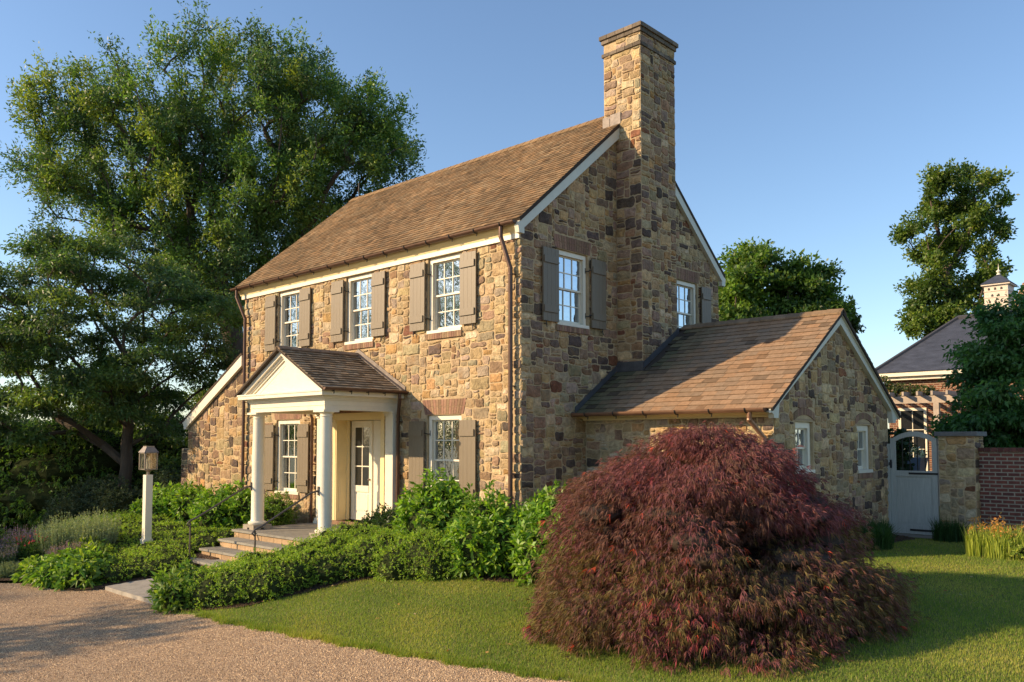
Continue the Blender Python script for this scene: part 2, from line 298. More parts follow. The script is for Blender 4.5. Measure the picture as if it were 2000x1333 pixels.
def stones(mb, F, u0, u1, z0, z1, pal, holes=(), lines=(), seed=0, g=(.067, .057), sizes=None):
    """F(u, d, z) -> world; fits rough stones of many sizes into u0..u1 x z0..z1"""
    rs = random.Random(seed); nu = max(2, round((u1-u0)/g[0])); nz = max(2, round((z1-z0)/g[1])); gu = (u1-u0)/nu; gzz = (z1-z0)/nz
    occ = [[0]*nu for _ in range(nz)]
    for (a, b, c, d) in holes:
        for j in range(nz):
            for i in range(nu):
                if a-gu*.3 < u0+(i+.5)*gu < b+gu*.3 and c-gzz*.3 < z0+(j+.5)*gzz < d+gzz*.3: occ[j][i] = 9
    off = {}
    def gp(i, j):
        if (i, j) not in off:
            ox = (rs.uniform(-.012, .004)*(1 if i == 0 else -1)) if i in (0, nu) else rs.uniform(-.44, .44)*gu; oz = 0 if j == 0 else rs.uniform(-.44, .44)*gzz
            off[i, j] = (u0+i*gu+ox, z0+j*gzz+oz)
        return off[i, j]
    S = sizes or [(2, 2, 8), (3, 2, 14), (4, 2, 12), (3, 3, 11), (4, 3, 14), (5, 3, 9), (6, 3, 6), (5, 4, 6), (6, 4, 4), (2, 1, 9), (3, 1, 9), (5, 1, 4), (7, 4, 2.5), (8, 4, 1.2), (2, 3, 4), (4, 4, 3), (6, 2, 6), (7, 3, 3)]
    P = np.array(PW[pal], float); P /= P.sum(); cum = np.cumsum(P)
    for j in range(nz):
        i = 0
        while i < nu:
            if occ[j][i]: i += 1; continue
            w_, h_, _ = rs.choices(S, [s[2] for s in S])[0]
            w_ = max(w_, 5) if (i == 0 or i > nu-6) and rs.random() < .5 else w_; ww = 0
            while ww < w_ and i+ww < nu and not occ[j][i+ww]: ww += 1
            if i+ww < nu and not occ[j][i+ww] and (i+ww+1 >= nu or occ[j][i+ww+1]): ww += 1
            hh_ = 0
            while hh_ < h_ and j+hh_ < nz and all(not occ[j+hh_][i+k] for k in range(ww)): hh_ += 1
            for b in range(hh_):
                for a in range(ww): occ[j+b][i+a] = 1
            ring = [gp(i+a, j) for a in range(ww)]+[gp(i+ww, j+b) for b in range(hh_)]+[gp(i+ww-a, j+hh_) for a in range(ww)]+[gp(i, j+hh_-b) for b in range(hh_)]
            corner = {0, ww, ww+hh_, 2*ww+hh_}
            cx_ = sum(p[0] for p in ring)/len(ring); cz_ = sum(p[1] for p in ring)/len(ring)
            pts = []
            m = len(ring)
            for k in range(m):
                p = ring[k]
                if k in corner:
                    a_, b_ = ring[k-1], ring[(k+1) % m]; t = rs.uniform(.18, .4)
                    pts += [(p[0]+(a_[0]-p[0])*t, p[1]+(a_[1]-p[1])*t), (p[0]+(b_[0]-p[0])*t, p[1]+(b_[1]-p[1])*t)]
                else: pts.append((p[0]*.7+(ring[k-1][0]+ring[(k+1) % m][0])*.15, p[1]*.7+(ring[k-1][1]+ring[(k+1) % m][1])*.15))
            # inset by half the mortar joint
            hw, hz = ww*gu/2, hh_*gzz/2; e = .009
            pts = [(p[0] if (i == 0 and p[0] < u0+.02) or (i+ww == nu and p[0] > u1-.02) else cx_+(p[0]-cx_)*(1-e/hw), cz_+(p[1]-cz_)*(1-e/hz)) for p in pts]
            if lines: pts = clip(pts, lines)
            i += ww
            if len(pts) < 3 or abs(area(pts)) < .0006: continue
            cx_ = sum(p[0] for p in pts)/len(pts); cz_ = sum(p[1] for p in pts)/len(pts)
            pr = rs.uniform(.008, .028); tl = rs.uniform(-.007, .007); tz = rs.uniform(-.006, .006)
            n_ = len(pts); ins = .82 if min(hw, hz) < .08 else .9
            ring2 = [(cx_+(p[0]-cx_)*ins, cz_+(p[1]-cz_)*ins) for p in pts]
            vs = [F(p[0], -.004, p[1]) for p in pts]+[F(p[0], max(.004, pr*.8+tl*(p[0]-cx_)/hw+tz*(p[1]-cz_)/hz+rs.uniform(-.003, .003)), p[1]) for p in ring2]+[F(cx_+rs.uniform(-.3, .3)*hw, pr+.006, cz_+rs.uniform(-.3, .3)*hz)]
            k = int(np.searchsorted(cum, rs.random())); c = PAL[min(k, 12)]*rs.uniform(.78, 1.22)*(np.array([1.0, 1.0, .96]) if pal == 'light' else np.array([1.04, .96, .84]))*np.array([rs.uniform(.95, 1.05), 1, rs.uniform(.9, 1.1)])  # tint outside the light mix puts warm bounced light into the stone
            mb.add(vs, [(q_, (q_+1) % n_, n_+(q_+1) % n_, n_+q_) for q_ in range(n_)]+[(n_+q_, n_+(q_+1) % n_, 2*n_) for q_ in range(n_)], tuple(c))
def wallbox(mb, F, u0, u1, z0, z1, th, holes=()):
    """wall slab with rectangular openings, cut into non-overlapping boxes"""
    us = sorted({u0, u1, *[h for o in holes for h in o[:2] if u0 < h < u1]})
    for a, b in zip(us, us[1:]):
        zs = sorted([(o[2], o[3]) for o in holes if o[0] < (a+b)/2 < o[1]]); z = z0
        for c, d in zs+[(z1, z1)]:
            if c > z: mb.box(a, b, -th, 0, z, c, F=F)
            z = max(z, d)

FRONT = lambda u, d, z: (u, -d, z)
def GAB(x): return lambda u, d, z: (x+d, u, z)
def YP(y): return lambda u, d, z: (u, y-d, z)
ZB = -2.35
house = thing('stone_house', (-5, 3.5, -2.05), 'large two-storey field stone farmhouse with tall stone chimney, shingle roof and columned porch', 'house')
# window openings (u0,u1,z0,z1)
XW = [(-8.21, -7.17), (-5.37, -4.35), (-2.57, -1.57)]
UP = [(a, b, 2.16, 3.70) for a, b in XW]
LO = [(a, b, -1.27, .52) for a, b in (XW[0], XW[2])]
DOOR = [(-5.72, -3.98, -1.86, .52)]
L_ = -9.82; W_ = 7.08; RY = 3.54
EY, EZ, MS = .17, 4.03, .84
def roofz(y): return EZ+MS*(y+EY) if y < RY else EZ+MS*(2*RY+EY-y)
wm = MB()
wallbox(wm, FRONT, L_, 0, ZB, 3.72, .3, UP+LO+DOOR)
GW = [(.99, 1.96, 2.22, 3.69), (5.13, 6.11, 2.22, 3.69)]
wallbox(wm, GAB(0), 0.3, W_, ZB, 3.72, .3, [(a, b, c, d) for a, b, c, d in GW])
tri = [(0, 3.72), (W_, 3.72), (W_, roofz(W_)-.2), (RY, roofz(RY)-.14), (0, roofz(0)-.2)]
wm.prism(tri, lambda u, z: (-.3, u, z), lambda u, z: (0, u, z)); wm.prism(tri, lambda u, z: (L_, u, z), lambda u, z: (L_+.3, u, z))
wm.box(L_, -.3, W_-.3, W_, ZB, 3.72); wm.box(L_, L_+.3, .3, W_-.3, ZB, 3.72)
wall = wm.build('wall', M_MORTAR, house)
st = MB()
LINT = [(-2.74, -1.47, .50, .84), (-8.38, -7.05, .50, .84), (-5.8, -3.9, .5, .86)]
SILLH = [(a-.04, b+.04, 2.03, 2.16) for a, b in XW]+[(a-.04, b+.04, -1.38, -1.27) for a, b in (XW[0], XW[2])]
stones(st, FRONT, L_, 0, -2.1, 3.715, 'light', UP+LO+DOOR+LINT+SILLH, seed=3)
st.build('stonework', M_STONE, wall, col=True)
sg = MB()
GL = [(.94, 2.08, 3.69, 3.97), (5.05, 6.18, 3.69, 3.97), (.95, 2.0, 2.10, 2.22), (5.1, 6.15, 2.1, 2.22)]
cut = [(-MS, 1, EZ+MS*EY-.2), (MS, 1, EZ+MS*(2*RY+EY)-.2)]
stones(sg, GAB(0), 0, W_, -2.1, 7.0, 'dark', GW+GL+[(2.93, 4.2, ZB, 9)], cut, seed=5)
sg.build('stonework', M_STONE, wall, col=True)

# chimney: passes through the roof, stands proud of the gable
ch = MB(); CX0, CX1, CY0, CY1 = -.30, .63, 2.93, 4.21; CT = 8.60
ch.box(.002, CX1, CY0, CY1, ZB, 6.2); ch.box(CX0, CX1, CY0, CY1, 6.2, CT-.17)
chim = ch.build('chimney', M_MORTAR, house)
cs = MB(); TOPB = CT-.42
for a, b in ((-2.1, TOPB-.035), (TOPB+.035, CT-.17)):
    stones(cs, YP(CY0), .012, CX1-.010, a, min(b, 9), 'light' if b < CT else 'light', seed=int(a*7+50)) if a > 0 else None
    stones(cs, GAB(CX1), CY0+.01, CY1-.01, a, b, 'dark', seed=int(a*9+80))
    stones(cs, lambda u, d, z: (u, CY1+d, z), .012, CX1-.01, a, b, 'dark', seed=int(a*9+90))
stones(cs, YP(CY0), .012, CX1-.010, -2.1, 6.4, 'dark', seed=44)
stones(cs, YP(CY0), CX0+.01, CX1-.010, 6.4, TOPB-.035, 'light', seed=46)
stones(cs, lambda u, d, z: (CX0-d, u, z), CY0+.01, CY1-.01, 6.5, CT-.17, 'light', seed=47)
cs.build('stonework', M_STONE, chim, col=True)
cc = MB()
def band(mb, x0, x1, y0, y1, z0, z1, bw=.2):
    """course of bricks round a rectangle"""
    mb.box(x0+.012, x1-.012, y0+.012, y1-.012, z0+.002, z1-.002, (.30, .22, .14))
    def col(): 
        k = rnd.uniform(.6, 1.3); return (.175*k, .14*k, .105*k)
    n_ = max(1, round((x1-x0)/bw))
    for i in range(n_):
        a = x0+(x1-x0)*i/n_; b = a+(x1-x0)/n_-.008; mb.box(a, b, y0, y0+.05, z0, z1, col()); mb.box(a, b, y1-.05, y1, z0, z1, col())
    n_ = max(1, round((y1-y0-.1)/bw))
    for i in range(n_):
        a = y0+.054+(y1-y0-.108)*i/n_; b = a+(y1-y0-.108)/n_-.008; mb.box(x0, x0+.05, a, b, z0, z1, col()); mb.box(x1-.05, x1, a, b, z0, z1, col())
band(cc, CX0-.035, CX1+.035, CY0-.035, CY1+.035, TOPB-.035, TOPB+.035)
band(cc, CX0-.04, CX1+.04, CY0-.04, CY1+.04, CT-.17, CT-.085); band(cc, CX0-.075, CX1+.075, CY0-.075, CY1+.075, CT-.083, CT)
cc.build('chimney_cap', M_BRICKUNIT, chim, col=True)
fl = MB(); zr = roofz(RY)
fl.prism([(CY0-.02, roofz(CY0)+.02), (CY0-.02, roofz(CY0)+.16), (CY0+.25, roofz(CY0+.25)+.14), (CY0+.25, roofz(CY0+.25)+.02)], lambda u, z: (CX0-.02, u, z), lambda u, z: (CX0-.008, u, z))
fl.box(CX0-.02, CX0+.16, CY0-.03, CY0-.016, roofz(CY0)-.02, roofz(CY0)+.2); fl.box(CX0+.175, .14, CY0-.03, CY0-.016, roofz(CY0)-.02, roofz(CY0)+.22)
fl.build('flashing', M_BRIGHTMETAL, chim)

# ------------------------------------------------------------ shingled roofs
def shingles(name, O, U, Sv, Wd, Ln, ex, parent, base, seed, hue=(1, 1, 1), keep=None, stain=None, th=.013, deck=.05, wmin=.09, wmax=.2, spread=.22):
    O, U, Sv = Vector(O), Vector(U).normalized(), Vector(Sv).normalized(); Nn = U.cross(Sv).normalized()
    if Nn.z < 0: Nn = -Nn
    rs = np.random.default_rng(seed); V = []; C = []; nrow = int(math.ceil(Ln/ex)); e_ = Ln/nrow
    o, u, s, n_ = map(np.array, (O, U, Sv, Nn))
    for r_ in range(nrow):
        x = -rs.uniform(0, wmax)
        rowk = rs.uniform(.93, 1.07)
        while x < Wd:
            w_ = rs.uniform(wmin, wmax); a, b = max(x, 0), min(x+w_-.004, Wd); x += w_
            if b-a < .02: continue
            s0 = r_*e_+rs.uniform(-.004, .005); s1 = min(s0+e_*1.12, Ln)
            if keep and not keep(a, b, s0): continue
            t = th+rs.uniform(0, .006)
            V.append([o+u*uu+s*ss+n_*nn for (uu, ss, nn) in ((a, s0, 0), (b, s0, 0), (b, s1, 0), (a, s1, 0), (a, s0, t), (b, s0, t+rs.uniform(-.002, .002)), (b, s1, .0025), (a, s1, .0025))])
            k = rowk*rs.uniform(1-spread, 1+spread); c = np.array(base)*k
            c = c*(1+rs.uniform(-.08, .08)*np.array([1, 0, -1]))
            if rs.random() < .08: c = c*.66
            if stain: c = stain(a, s0, c, rs)
            C.append(c)
    V = np.array(V); m = len(V); Fb = np.array([(4, 5, 6, 7), (0, 1, 5, 4), (0, 4, 7, 3), (1, 2, 6, 5)])
    F = (np.arange(m)[:, None, None]*8+Fb[None]).reshape(-1, 4)
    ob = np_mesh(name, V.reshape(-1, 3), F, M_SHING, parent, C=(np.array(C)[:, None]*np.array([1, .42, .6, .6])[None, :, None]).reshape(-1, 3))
    return ob
RB = (.225, .148, .080)
def deck(name, O, U, Sv, Wd, Ln, th, parent, m=None):
    O, U, Sv = Vector(O), Vector(U).normalized(), Vector(Sv).normalized(); Nn = U.cross(Sv).normalized()
    if Nn.z < 0: Nn = -Nn
    d = MB(); F = lambda a, b, c: O+U*a+Sv*b+Nn*c
    d.box(0, Wd, 0, Ln, -th, -.001, F=F); return d.build(name, m or M_TWIG, parent)
e0 = (-10.06, -EY, EZ); sl_ = Vector((0, 1, MS)); LN = (RY+EY)*math.sqrt(1+MS**2)
RX1 = .115
def keep_main(a, b, s):
    x = -10.06+b; y = -EY+s/math.sqrt(1+MS**2); return not (x > CX0+.02 and y > CY0-.06)
roof = deck('roof', e0, (1, 0, 0), sl_, 10.06+CX0-.02, LN, .06, house)
deck('roof_deck', (CX0-.02, -EY, EZ), (1, 0, 0), sl_, RX1-CX0+.02, (CY0-.04+EY)*math.sqrt(1+MS**2), .06, roof)
deck('roof_deck', (-10.06, 2*RY+EY, EZ), (1, 0, 0), (0, -1, MS), 10.06+CX0-.02, LN, .06, roof)
deck('roof_deck', (CX0-.02, 2*RY+EY, EZ), (1, 0, 0), (0, -1, MS), RX1-CX0+.02, (2*RY+EY-CY1-.04)*math.sqrt(1+MS**2), .06, roof)
def mainstain(a, s, c, rs):
    k = .82+.36*(.5+.5*math.sin(a*1.7+math.sin(s*1.3)*2+s*.6)) if rs.random() < .8 else 1
    return c*k
shingles('shingles', e0, (1, 0, 0), sl_, 10.06+RX1, LN, .122, roof, RB, 21, keep=keep_main, stain=mainstain, spread=.26)
rc = MB(); x = -10.06
while x < CX0-.05:
    x1 = min(x+.24, CX0-.02); k = rnd.uniform(.8, 1.15)
    for sy in (-1, 1):
        F = lambda a, b, c: (a, RY+sy*b, zr+.028-MS*b+c+(a-x)*.03)
        rc.box(x, x1-.005, 0, .13, -.012, .012, (.26*k, .17*k, .09*k), F=F)
    x = x1
rc.build('ridge_cap', M_SHING, roof, col=True)

# eaves, rakes
tr = MB()
tr.box(L_-.1, -.012, -.05, -.002, 3.705, 3.80); tr.build('frieze_board', M_WHITE, house)
tr = MB()
prof = [(.0, 3.80), (-.055, 3.80), (-.065, 3.83), (-.10, 3.87), (-.13, 3.90), (-.145, 3.93), (-.145, 3.99), (0, 4.1)]
tr.prism(prof, lambda y, z: (L_-.16, y, z), lambda y, z: (.001, y, z)); tr.build('crown_moulding', M_CREAM, house)
def rake(name, x0, x1, pts, wd, parent, m):
    """board following a polyline of (y, ztop)"""
    b = MB()
    for (ya, za), (yb, zb) in zip(pts, pts[1:]):
        b.prism([(ya, za-wd), (yb, zb-wd), (yb, zb), (ya, za)], lambda y, z: (x0, y, z), lambda y, z: (x1, y, z))
    return b.build(name, m, parent)
rt = -.075
rb = MB()
rb.prism([(-.16, 3.77), (-.02, 3.77), (-.02, 3.88), (RY, roofz(RY)-.32), (RY, roofz(RY)+rt), (-EY-.02, EZ+rt-.01), (-EY-.02, 3.92)], lambda y, z: (.002, y, z), lambda y, z: (.10, y, z))
rb.build('rake_board', M_COOLTRIM, house)
rb = MB(); f = lambda y: 2*RY-y
rb.prism([(f(y), z) for y, z in [(-.16, 3.77), (-.02, 3.77), (-.02, 3.88), (RY, roofz(RY)-.32), (RY, roofz(RY)+rt), (-EY-.02, EZ+rt-.01), (-EY-.02, 3.92)]][::-1], lambda y, z: (.002, y, z), lambda y, z: (.10, y, z))
rb.build('rake_board', M_COOLTRIM, house)
gu_mat = M_COPPER
def gutter(x0, x1, y, z, r, parent, nb, sgn=-1, m=None, along='x'):
    g = MB(); n_ = 8; ring = [(r*math.cos(math.pi+math.pi*k/n_), r*math.sin(math.pi+math.pi*k/n_)) for k in range(n_+1)]
    outer = ring; inner = [(a*.86, b*.86) for a, b in ring][::-1]; poly = outer+inner
    P = (lambda X: (lambda a, b: (X, y+a, z+b))) if along == 'x' else (lambda X: (lambda a, b: (y+a, X, z+b)))
    g.prism(poly, P(x0), P(x1)); o = ring+[]
    for X in (x0, x1): g.prism(ring, P(X), P(X+.006*(1 if X == x0 else -1)))
    ob = g.build('gutter', m or M_COPPER, parent)
    for i in range(nb):
        b = MB(); X = x0+(x1-x0)*(i+.5)/nb; rr = r+.008; arcp = []
        for k in range(n_//2+3):
            t_ = math.pi+math.pi*k/n_; arcp.append(P(X)(rr*math.cos(t_), rr*math.sin(t_)))
        b.tube(arcp+[P(X)(r*.62, -r*1.25), P(X)(r*.5, -r-.055)], .010, 5)
        b.build('bracket', M_IRON, ob)
    return ob
gutter(-10.12, .05, -.225, 3.985, .062, house, 15)
def pipe(pts, r, parent, m=None, straps=()):
    t = MB(); t.tube(pts, r, 12)
    for i in (1, 2): 
        p = Vector(pts[i]); t.sphere(p, r*1.08, r*1.08, r*1.08)
    for z in straps: x_, y_ = pts[-1][0], pts[-1][1]; t.lathe(x_, y_, [(r*1.2, z-.012), (r*1.2, z+.012)], 12); t.box(x_-.006, x_+.05, y_-.0, y_+.1, z-.01, z+.01)
    return t.build('downpipe', m or M_COPPER, parent, smooth=True)
pipe([(-.30, -.225, 3.92), (-.30, -.225, 3.74), (-.17, -.105, 3.16), (-.17, -.105, -2.1)], .042, house, straps=(3.05, 1.0, -.6))
pipe([(-9.86, -.225, 3.92), (-9.86, -.225, 3.74), (-9.62, -.105, 3.16), (-9.62, -.105, -2.1)], .042, house, straps=(3.05, 1.0, -.6))
rod = MB(); rod.tube([(-9.75, RY, zr), (-9.75, RY, zr+.42)], .012, 6); rod.sphere((-9.75, RY, zr+.43), .02, .02, .02); rod.build('lightning_rod', M_BRIGHTMETAL, roof)

# ------------------------------------------------------------ windows
def window(F, u0, u1, z0, z1, cols=3, rows=2, parent=house, lintel=None, sill=True, arch=0, casing=.085, dd=-.09, curtain=True):
    f = MB(); cw = casing
    f.box(u0, u0+cw, -.17, dd+.035, z0+.06, z1, F=F); f.box(u1-cw, u1, -.17, dd+.035, z0+.06, z1, F=F)
    f.box(u0+cw, u1-cw, -.17, dd+.035, z1-cw, z1, F=F)
    f.box(u0+.02, u0+cw+.012, dd+.035, dd+.05, z0+.06, z1-.02, F=F); f.box(u1-cw-.012, u1-.02, dd+.035, dd+.05, z0+.06, z1-.02, F=F); f.box(u0+cw+.012, u1-cw-.012, dd+.035, dd+.05, z1-cw-.012, z1-.02, F=F)
    if arch:
        n_ = 10; poly = [(u0, z1)]+[(u0+(u1-u0)*k/n_, z1+arch*(1-(2*k/n_-1)**2)) for k in range(1, n_)]+[(u1, z1)]
        f.prism(poly[::-1], lambda u, z: F(u, -.17, z), lambda u, z: F(u, dd+.035, z))
    fr = f.build('window', M_WHITE, parent)
    a, b = u0+cw, u1-cw; zm = (z0+.06+z1-cw)/2+.01; s = MB(); gz0 = z0+.06
    for (c, d, off) in ((zm-.015, z1-cw, -.115), (gz0, zm+.02, -.145)):
        sw = .042; bot = .07 if c == gz0 else .036
        s.box(a, a+sw, off-.014, off+.014, c, d, F=F); s.box(b-sw, b, off-.014, off+.014, c, d, F=F)
        s.box(a+sw, b-sw, off-.014, off+.014, c, c+bot, F=F); s.box(a+sw, b-sw, off-.014, off+.014, d-.038, d, F=F)
        ga, gb, gc, gd = a+sw, b-sw, c+bot, d-.038
        for i in range(1, cols): u = ga+(gb-ga)*i/cols; s.box(u-.010, u+.010, off-.010, off+.012, gc, gd, F=F)
        for i in range(1, rows): z = gc+(gd-gc)*i/rows; s.box(ga, gb, off-.0085, off+.0105, z-.010, z+.010, F=F)
    s.build('sash', M_WHITE, fr)
    g = MB()
    g.box(a+.02, b-.02, -.119, -.116, zm, z1-cw-.02, F=F); g.box(a+.02, b-.02, -.150, -.147, gz0+.03, zm, F=F); g.build('pane', M_GLASS, fr)
    if sill:
        w_ = MB(); w_.box(u0-.0, u1+.0, -.17, .03, z0, z0+.06, F=F); w_.build('sill', M_WHITE, fr)
    return fr
def bricks_row(F, u0, u1, z0, z1, parent, flare=0., arch=0, name='lintel', d=.006, bw=.072, proj=0.0):
    b = MB(); n_ = round((u1-u0)/bw)
    b.prism([(u0, z0+.004), (u1, z0+.004), (u1+flare, z1-.004), (u0-flare, z1-.004)] if not arch else [(u0, z0), (u1, z0), (u1, z0+.03), (u0, z0+.03)], lambda u, z: F(u, -.05, z), lambda u, z: F(u, .001+proj, z), (.36, .26, .16))
    for i in range(n_):
        t0, t1 = i/n_, (i+1)/n_; k = rnd.uniform(.75, 1.2); col = (.27*k, .165*k*rnd.uniform(.9, 1.1), .105*k)
        e = .004; A = lambda t, fl: u0-fl+(u1-u0+2*fl)*t
        za = lambda t: z0+arch*(1-(2*t-1)**2); zb = lambda t: z1+arch*(1-(2*t-1)**2)
        rows = [(0, 1)] if not flare else [(0, .48+.04*(i % 2)), (.5+.04*(i % 2), 1)]
        for r0, r1 in rows:
            q = [(A(t0, flare*r0)+e, za(t0)+(zb(t0)-za(t0))*r0+.002), (A(t1, flare*r0)-e, za(t1)+(zb(t1)-za(t1))*r0+.002), (A(t1, flare*r1)-e, za(t1)+(zb(t1)-za(t1))*r1-.002), (A(t0, flare*r1)+e, za(t0)+(zb(t0)-za(t0))*r1-.002)]
            b.prism(q, lambda u, z: F(u, 0-.03, z), lambda u, z: F(u, d+proj+.004, z), col)
    return b.build(name, M_BRICKUNIT, parent, col=True)
def shutter(F, u0, u1, z0, z1, side, parent=house):
    """side -1: hinges on its right edge (left leaf)"""
    s = MB(); nb = 4; w_ = (u1-u0)/nb
    for i in range(nb): s.box(u0+i*w_+.0015, u0+(i+1)*w_-.0015, .045, .078, z0, z1, F=F)
    s.box(u0+.003, u1-.003, .05, .073, z0+.003, z1-.003, F=F)
    for zc in (z0+(z1-z0)*.84 if z1-z0 < 1.5 else z1-.24, z0+.23):
        s.box(u0+.012, u1-.035 if side < 0 else u1-.03, .078, .104, zc-.065, zc+.065, F=F)
    sh = s.build('shutter', M_SHUT, parent)
    e = u1 if side < 0 else u0; q = 1 if side < 0 else -1
    for zc in (z1-.24, z0+.24):
        h = MB()
        h.tube([F(e-q*.0, .058, zc), F(e+q*.03, .058, zc+.0), F(e+q*.05, .01, zc-.02), F(e+q*.075, -.045, zc-.02)], .011, 6)
        h.box(e+q*.075-.008, e+q*.075+.008, -.055, -.035, zc-.06, zc+.05, F=F)
        h.build('hinge', M_IRON, sh)
    k = MB(); e2 = u0+.1 if side < 0 else u1-.1
    k.tube([F(e2, .0, z0-.05), F(e2, .06, z0-.05), F(e2, .06, z0+.01)], .009, 6); k.tube([F(e2, .06, z0-.02), F(e2+.015, .065, z0-.12)], .009, 5); k.build('shutter_dog', M_IRON, sh)
SX = [(-8.69, -8.228), (-7.151, -6.70), (-5.836, -5.388), (-4.335, -3.885), (-3.05, -2.593), (-1.549, -1.107)]
for i, (a, b) in enumerate(XW):
    fr = window(FRONT, a, b, 2.16, 3.70); bricks_row(FRONT, a-.03, b+.03, 2.04, 2.155, fr, name='brick_sill', proj=.03)
    shutter(FRONT, *SX[2*i], 2.25, 3.635, -1); shutter(FRONT, *SX[2*i+1], 2.25, 3.635, 1)
for i in (0, 2):
    a, b = XW[i]; fr = window(FRONT, a, b, -1.27, .52); bricks_row(FRONT, a-.03, b+.03, -1.375, -1.275, fr, name='brick_sill', proj=.02)
    bricks_row(FRONT, a-.06, b+.06, .53, .83, fr, flare=.09)
    shutter(FRONT, *SX[2*i], -1.197, .405, -1); shutter(FRONT, *SX[2*i+1], -1.197, .405, 1)
for (a, b, c, d), sh in zip(GW, (((.528, .981), (1.998, 2.457)), ((4.68, 5.11), (6.191, 6.603)))):
    fr = window(GAB(0), a, b, c, d); bricks_row(GAB(0), a-.03, b+.03, 2.10, 2.215, fr, name='brick_sill', proj=.03)
    bricks_row(GAB(0), a-.04, b+.06, 3.70, 3.96, fr, flare=.06)
    for q_, (s0, s1) in enumerate(sh):
        if s0 > 4.5 and q_ == 0: shutter(GAB(0), s0, s1, 2.25, 3.632, -1); continue
        shutter(GAB(0), s0, s1, 2.25, 3.632, -1 if q_ == 0 else 1)
# dark rooms behind the openings
rm = MB(); rm.box(L_+.5, -.5, .42, W_-.4, -1.9, 3.6); rm.build('inner_room', mat('dark_interior', (.05, .045, .04), .9), wall)

# ------------------------------------------------------------ entrance door
dm = MB()
dm.box(-5.79, -5.68, -.03, .12, -1.77, .62); dm.box(-4.02, -3.91, -.03, .12, -1.77, .62); dm.box(-5.81, -3.89, -.045, .12, .52, .625)
dm.box(-5.68, -5.645, -.02, .40, -1.77, .52); dm.box(-4.055, -4.02, -.02, .40, -1.77, .52); dm.box(-5.645, -4.055, -.02, .4, .47, .52)
for z0, z1 in ((-1.62, -.72), (-.6, .38)): dm.box(-5.645, -5.632, .05, .34, z0, z1); dm.box(-5.632, -5.625, .085, .305, z0+.04, z1-.04)
dm.box(-5.645, -5.58, .24, .30, -1.77, .47); dm.box(-4.12, -4.055, .24, .3, -1.77, .47)
casing = dm.build('door_frame', M_CREAM, house)
dl = MB(); x0, x1 = -5.56, -4.80; Y0, Y1 = .33, .375
dl.box(x0, x0+.13, Y0, Y1, -1.76, .46); dl.box(x1-.10, x1, Y0, Y1, -1.76, .46); dl.box(x0+.13, x1-.1, Y0, Y1, .31, .46); dl.box(x0+.13, x1-.1, Y0, Y1, -1.76, -1.60); dl.box(x0+.13, x1-.1, Y0-.01, Y1, -1.13, -.99)
dl.box(x0+.13, x1-.1, Y0+.012, Y1, -1.60, -1.13); dl.box(x0+.17, x1-.14, Y0+.002, Y1, -1.55, -1.18)
dl.box((x0+x1)/2+.005, (x0+x1)/2+.028, Y0+.005, Y1-.005, -.99, .31)
for z in (-.56, -.12): dl.box(x0+.13, x1-.1, Y0+.003, Y1-.007, z-.012, z+.012)
dl.box(-4.78, -4.13, Y0+.01, Y1+.01, -1.76, .46); dl.box(-4.70, -4.21, Y0-.004, Y1, -1.62, -1.1); dl.box(-4.70, -4.21, Y0-.004, Y1, -.95, .33)
dl.box(-4.80, -4.772, Y0-.02, Y1, -1.76, .46)
door = dl.build('door', M_WHITE, house)
dg = MB(); dg.box(x0+.12, x1-.09, .348, .352, -1.0, .32); dg.build('pane', M_GLASS, door)
dh = MB(); dh.sphere((x1-.05, Y0-.04, -.85), .028, .028, .028); dh.tube([(x1-.05, Y0, -.85), (x1-.05, Y0-.04, -.85)], .01); dh.build('door_handle', M_BRIGHTMETAL, door)
bricks_row(FRONT, -5.78, -3.92, .63, .93, casing)
bricks_row(FRONT, -5.78, -3.92, -1.86, -1.772, casing, name='threshold', proj=.03)

# ------------------------------------------------------------ porch
CXL, CXR, PY = -6.10, -3.60, -1.70; PC = (CXL+CXR)/2
FZ = -1.865
pf = MB()
def slab(mb, x0, x1, y0, y1, z0, z1, k=1.0, n=3):
    for i in range(n):
        a = x0+(x1-x0)*i/n; c = rnd.uniform(.85, 1.15)*k; mb.box(a+.003, x0+(x1-x0)*(i+1)/n-.003, y0, y1, z0, z1, (.25*c, .235*c, .20*c))
def riser(mb, x0, x1, y0, y1, z0, z1):
    x = x0; mb.box(x0, x1, y0+.012, y1, z0, z1, (.34, .25, .15))
    while x < x1-.02:
        w_ = min(rnd.uniform(.18, .5), x1-x); k = rnd.uniform(.8, 1.2); mb.box(x+.006, x+w_-.006, y0, y0+.05, z0+.006, z1-.004, (.38*k, .26*k, .15*k)); x += w_
slab(pf, -6.42, -3.28, -2.12, -1.1, FZ-.045, FZ); slab(pf, -6.42, -3.28, -1.095, -.002, FZ-.045, FZ, n=2)
riser(pf, -6.38, -3.32, -2.08, -1.0, -2.6, FZ-.047); pf.box(-6.38, -3.32, -1.0, -.01, -2.5, FZ-.048, (.34, .25, .15))
pfl = pf.build('porch_floor', M_SLABSTONE, house, col=True)
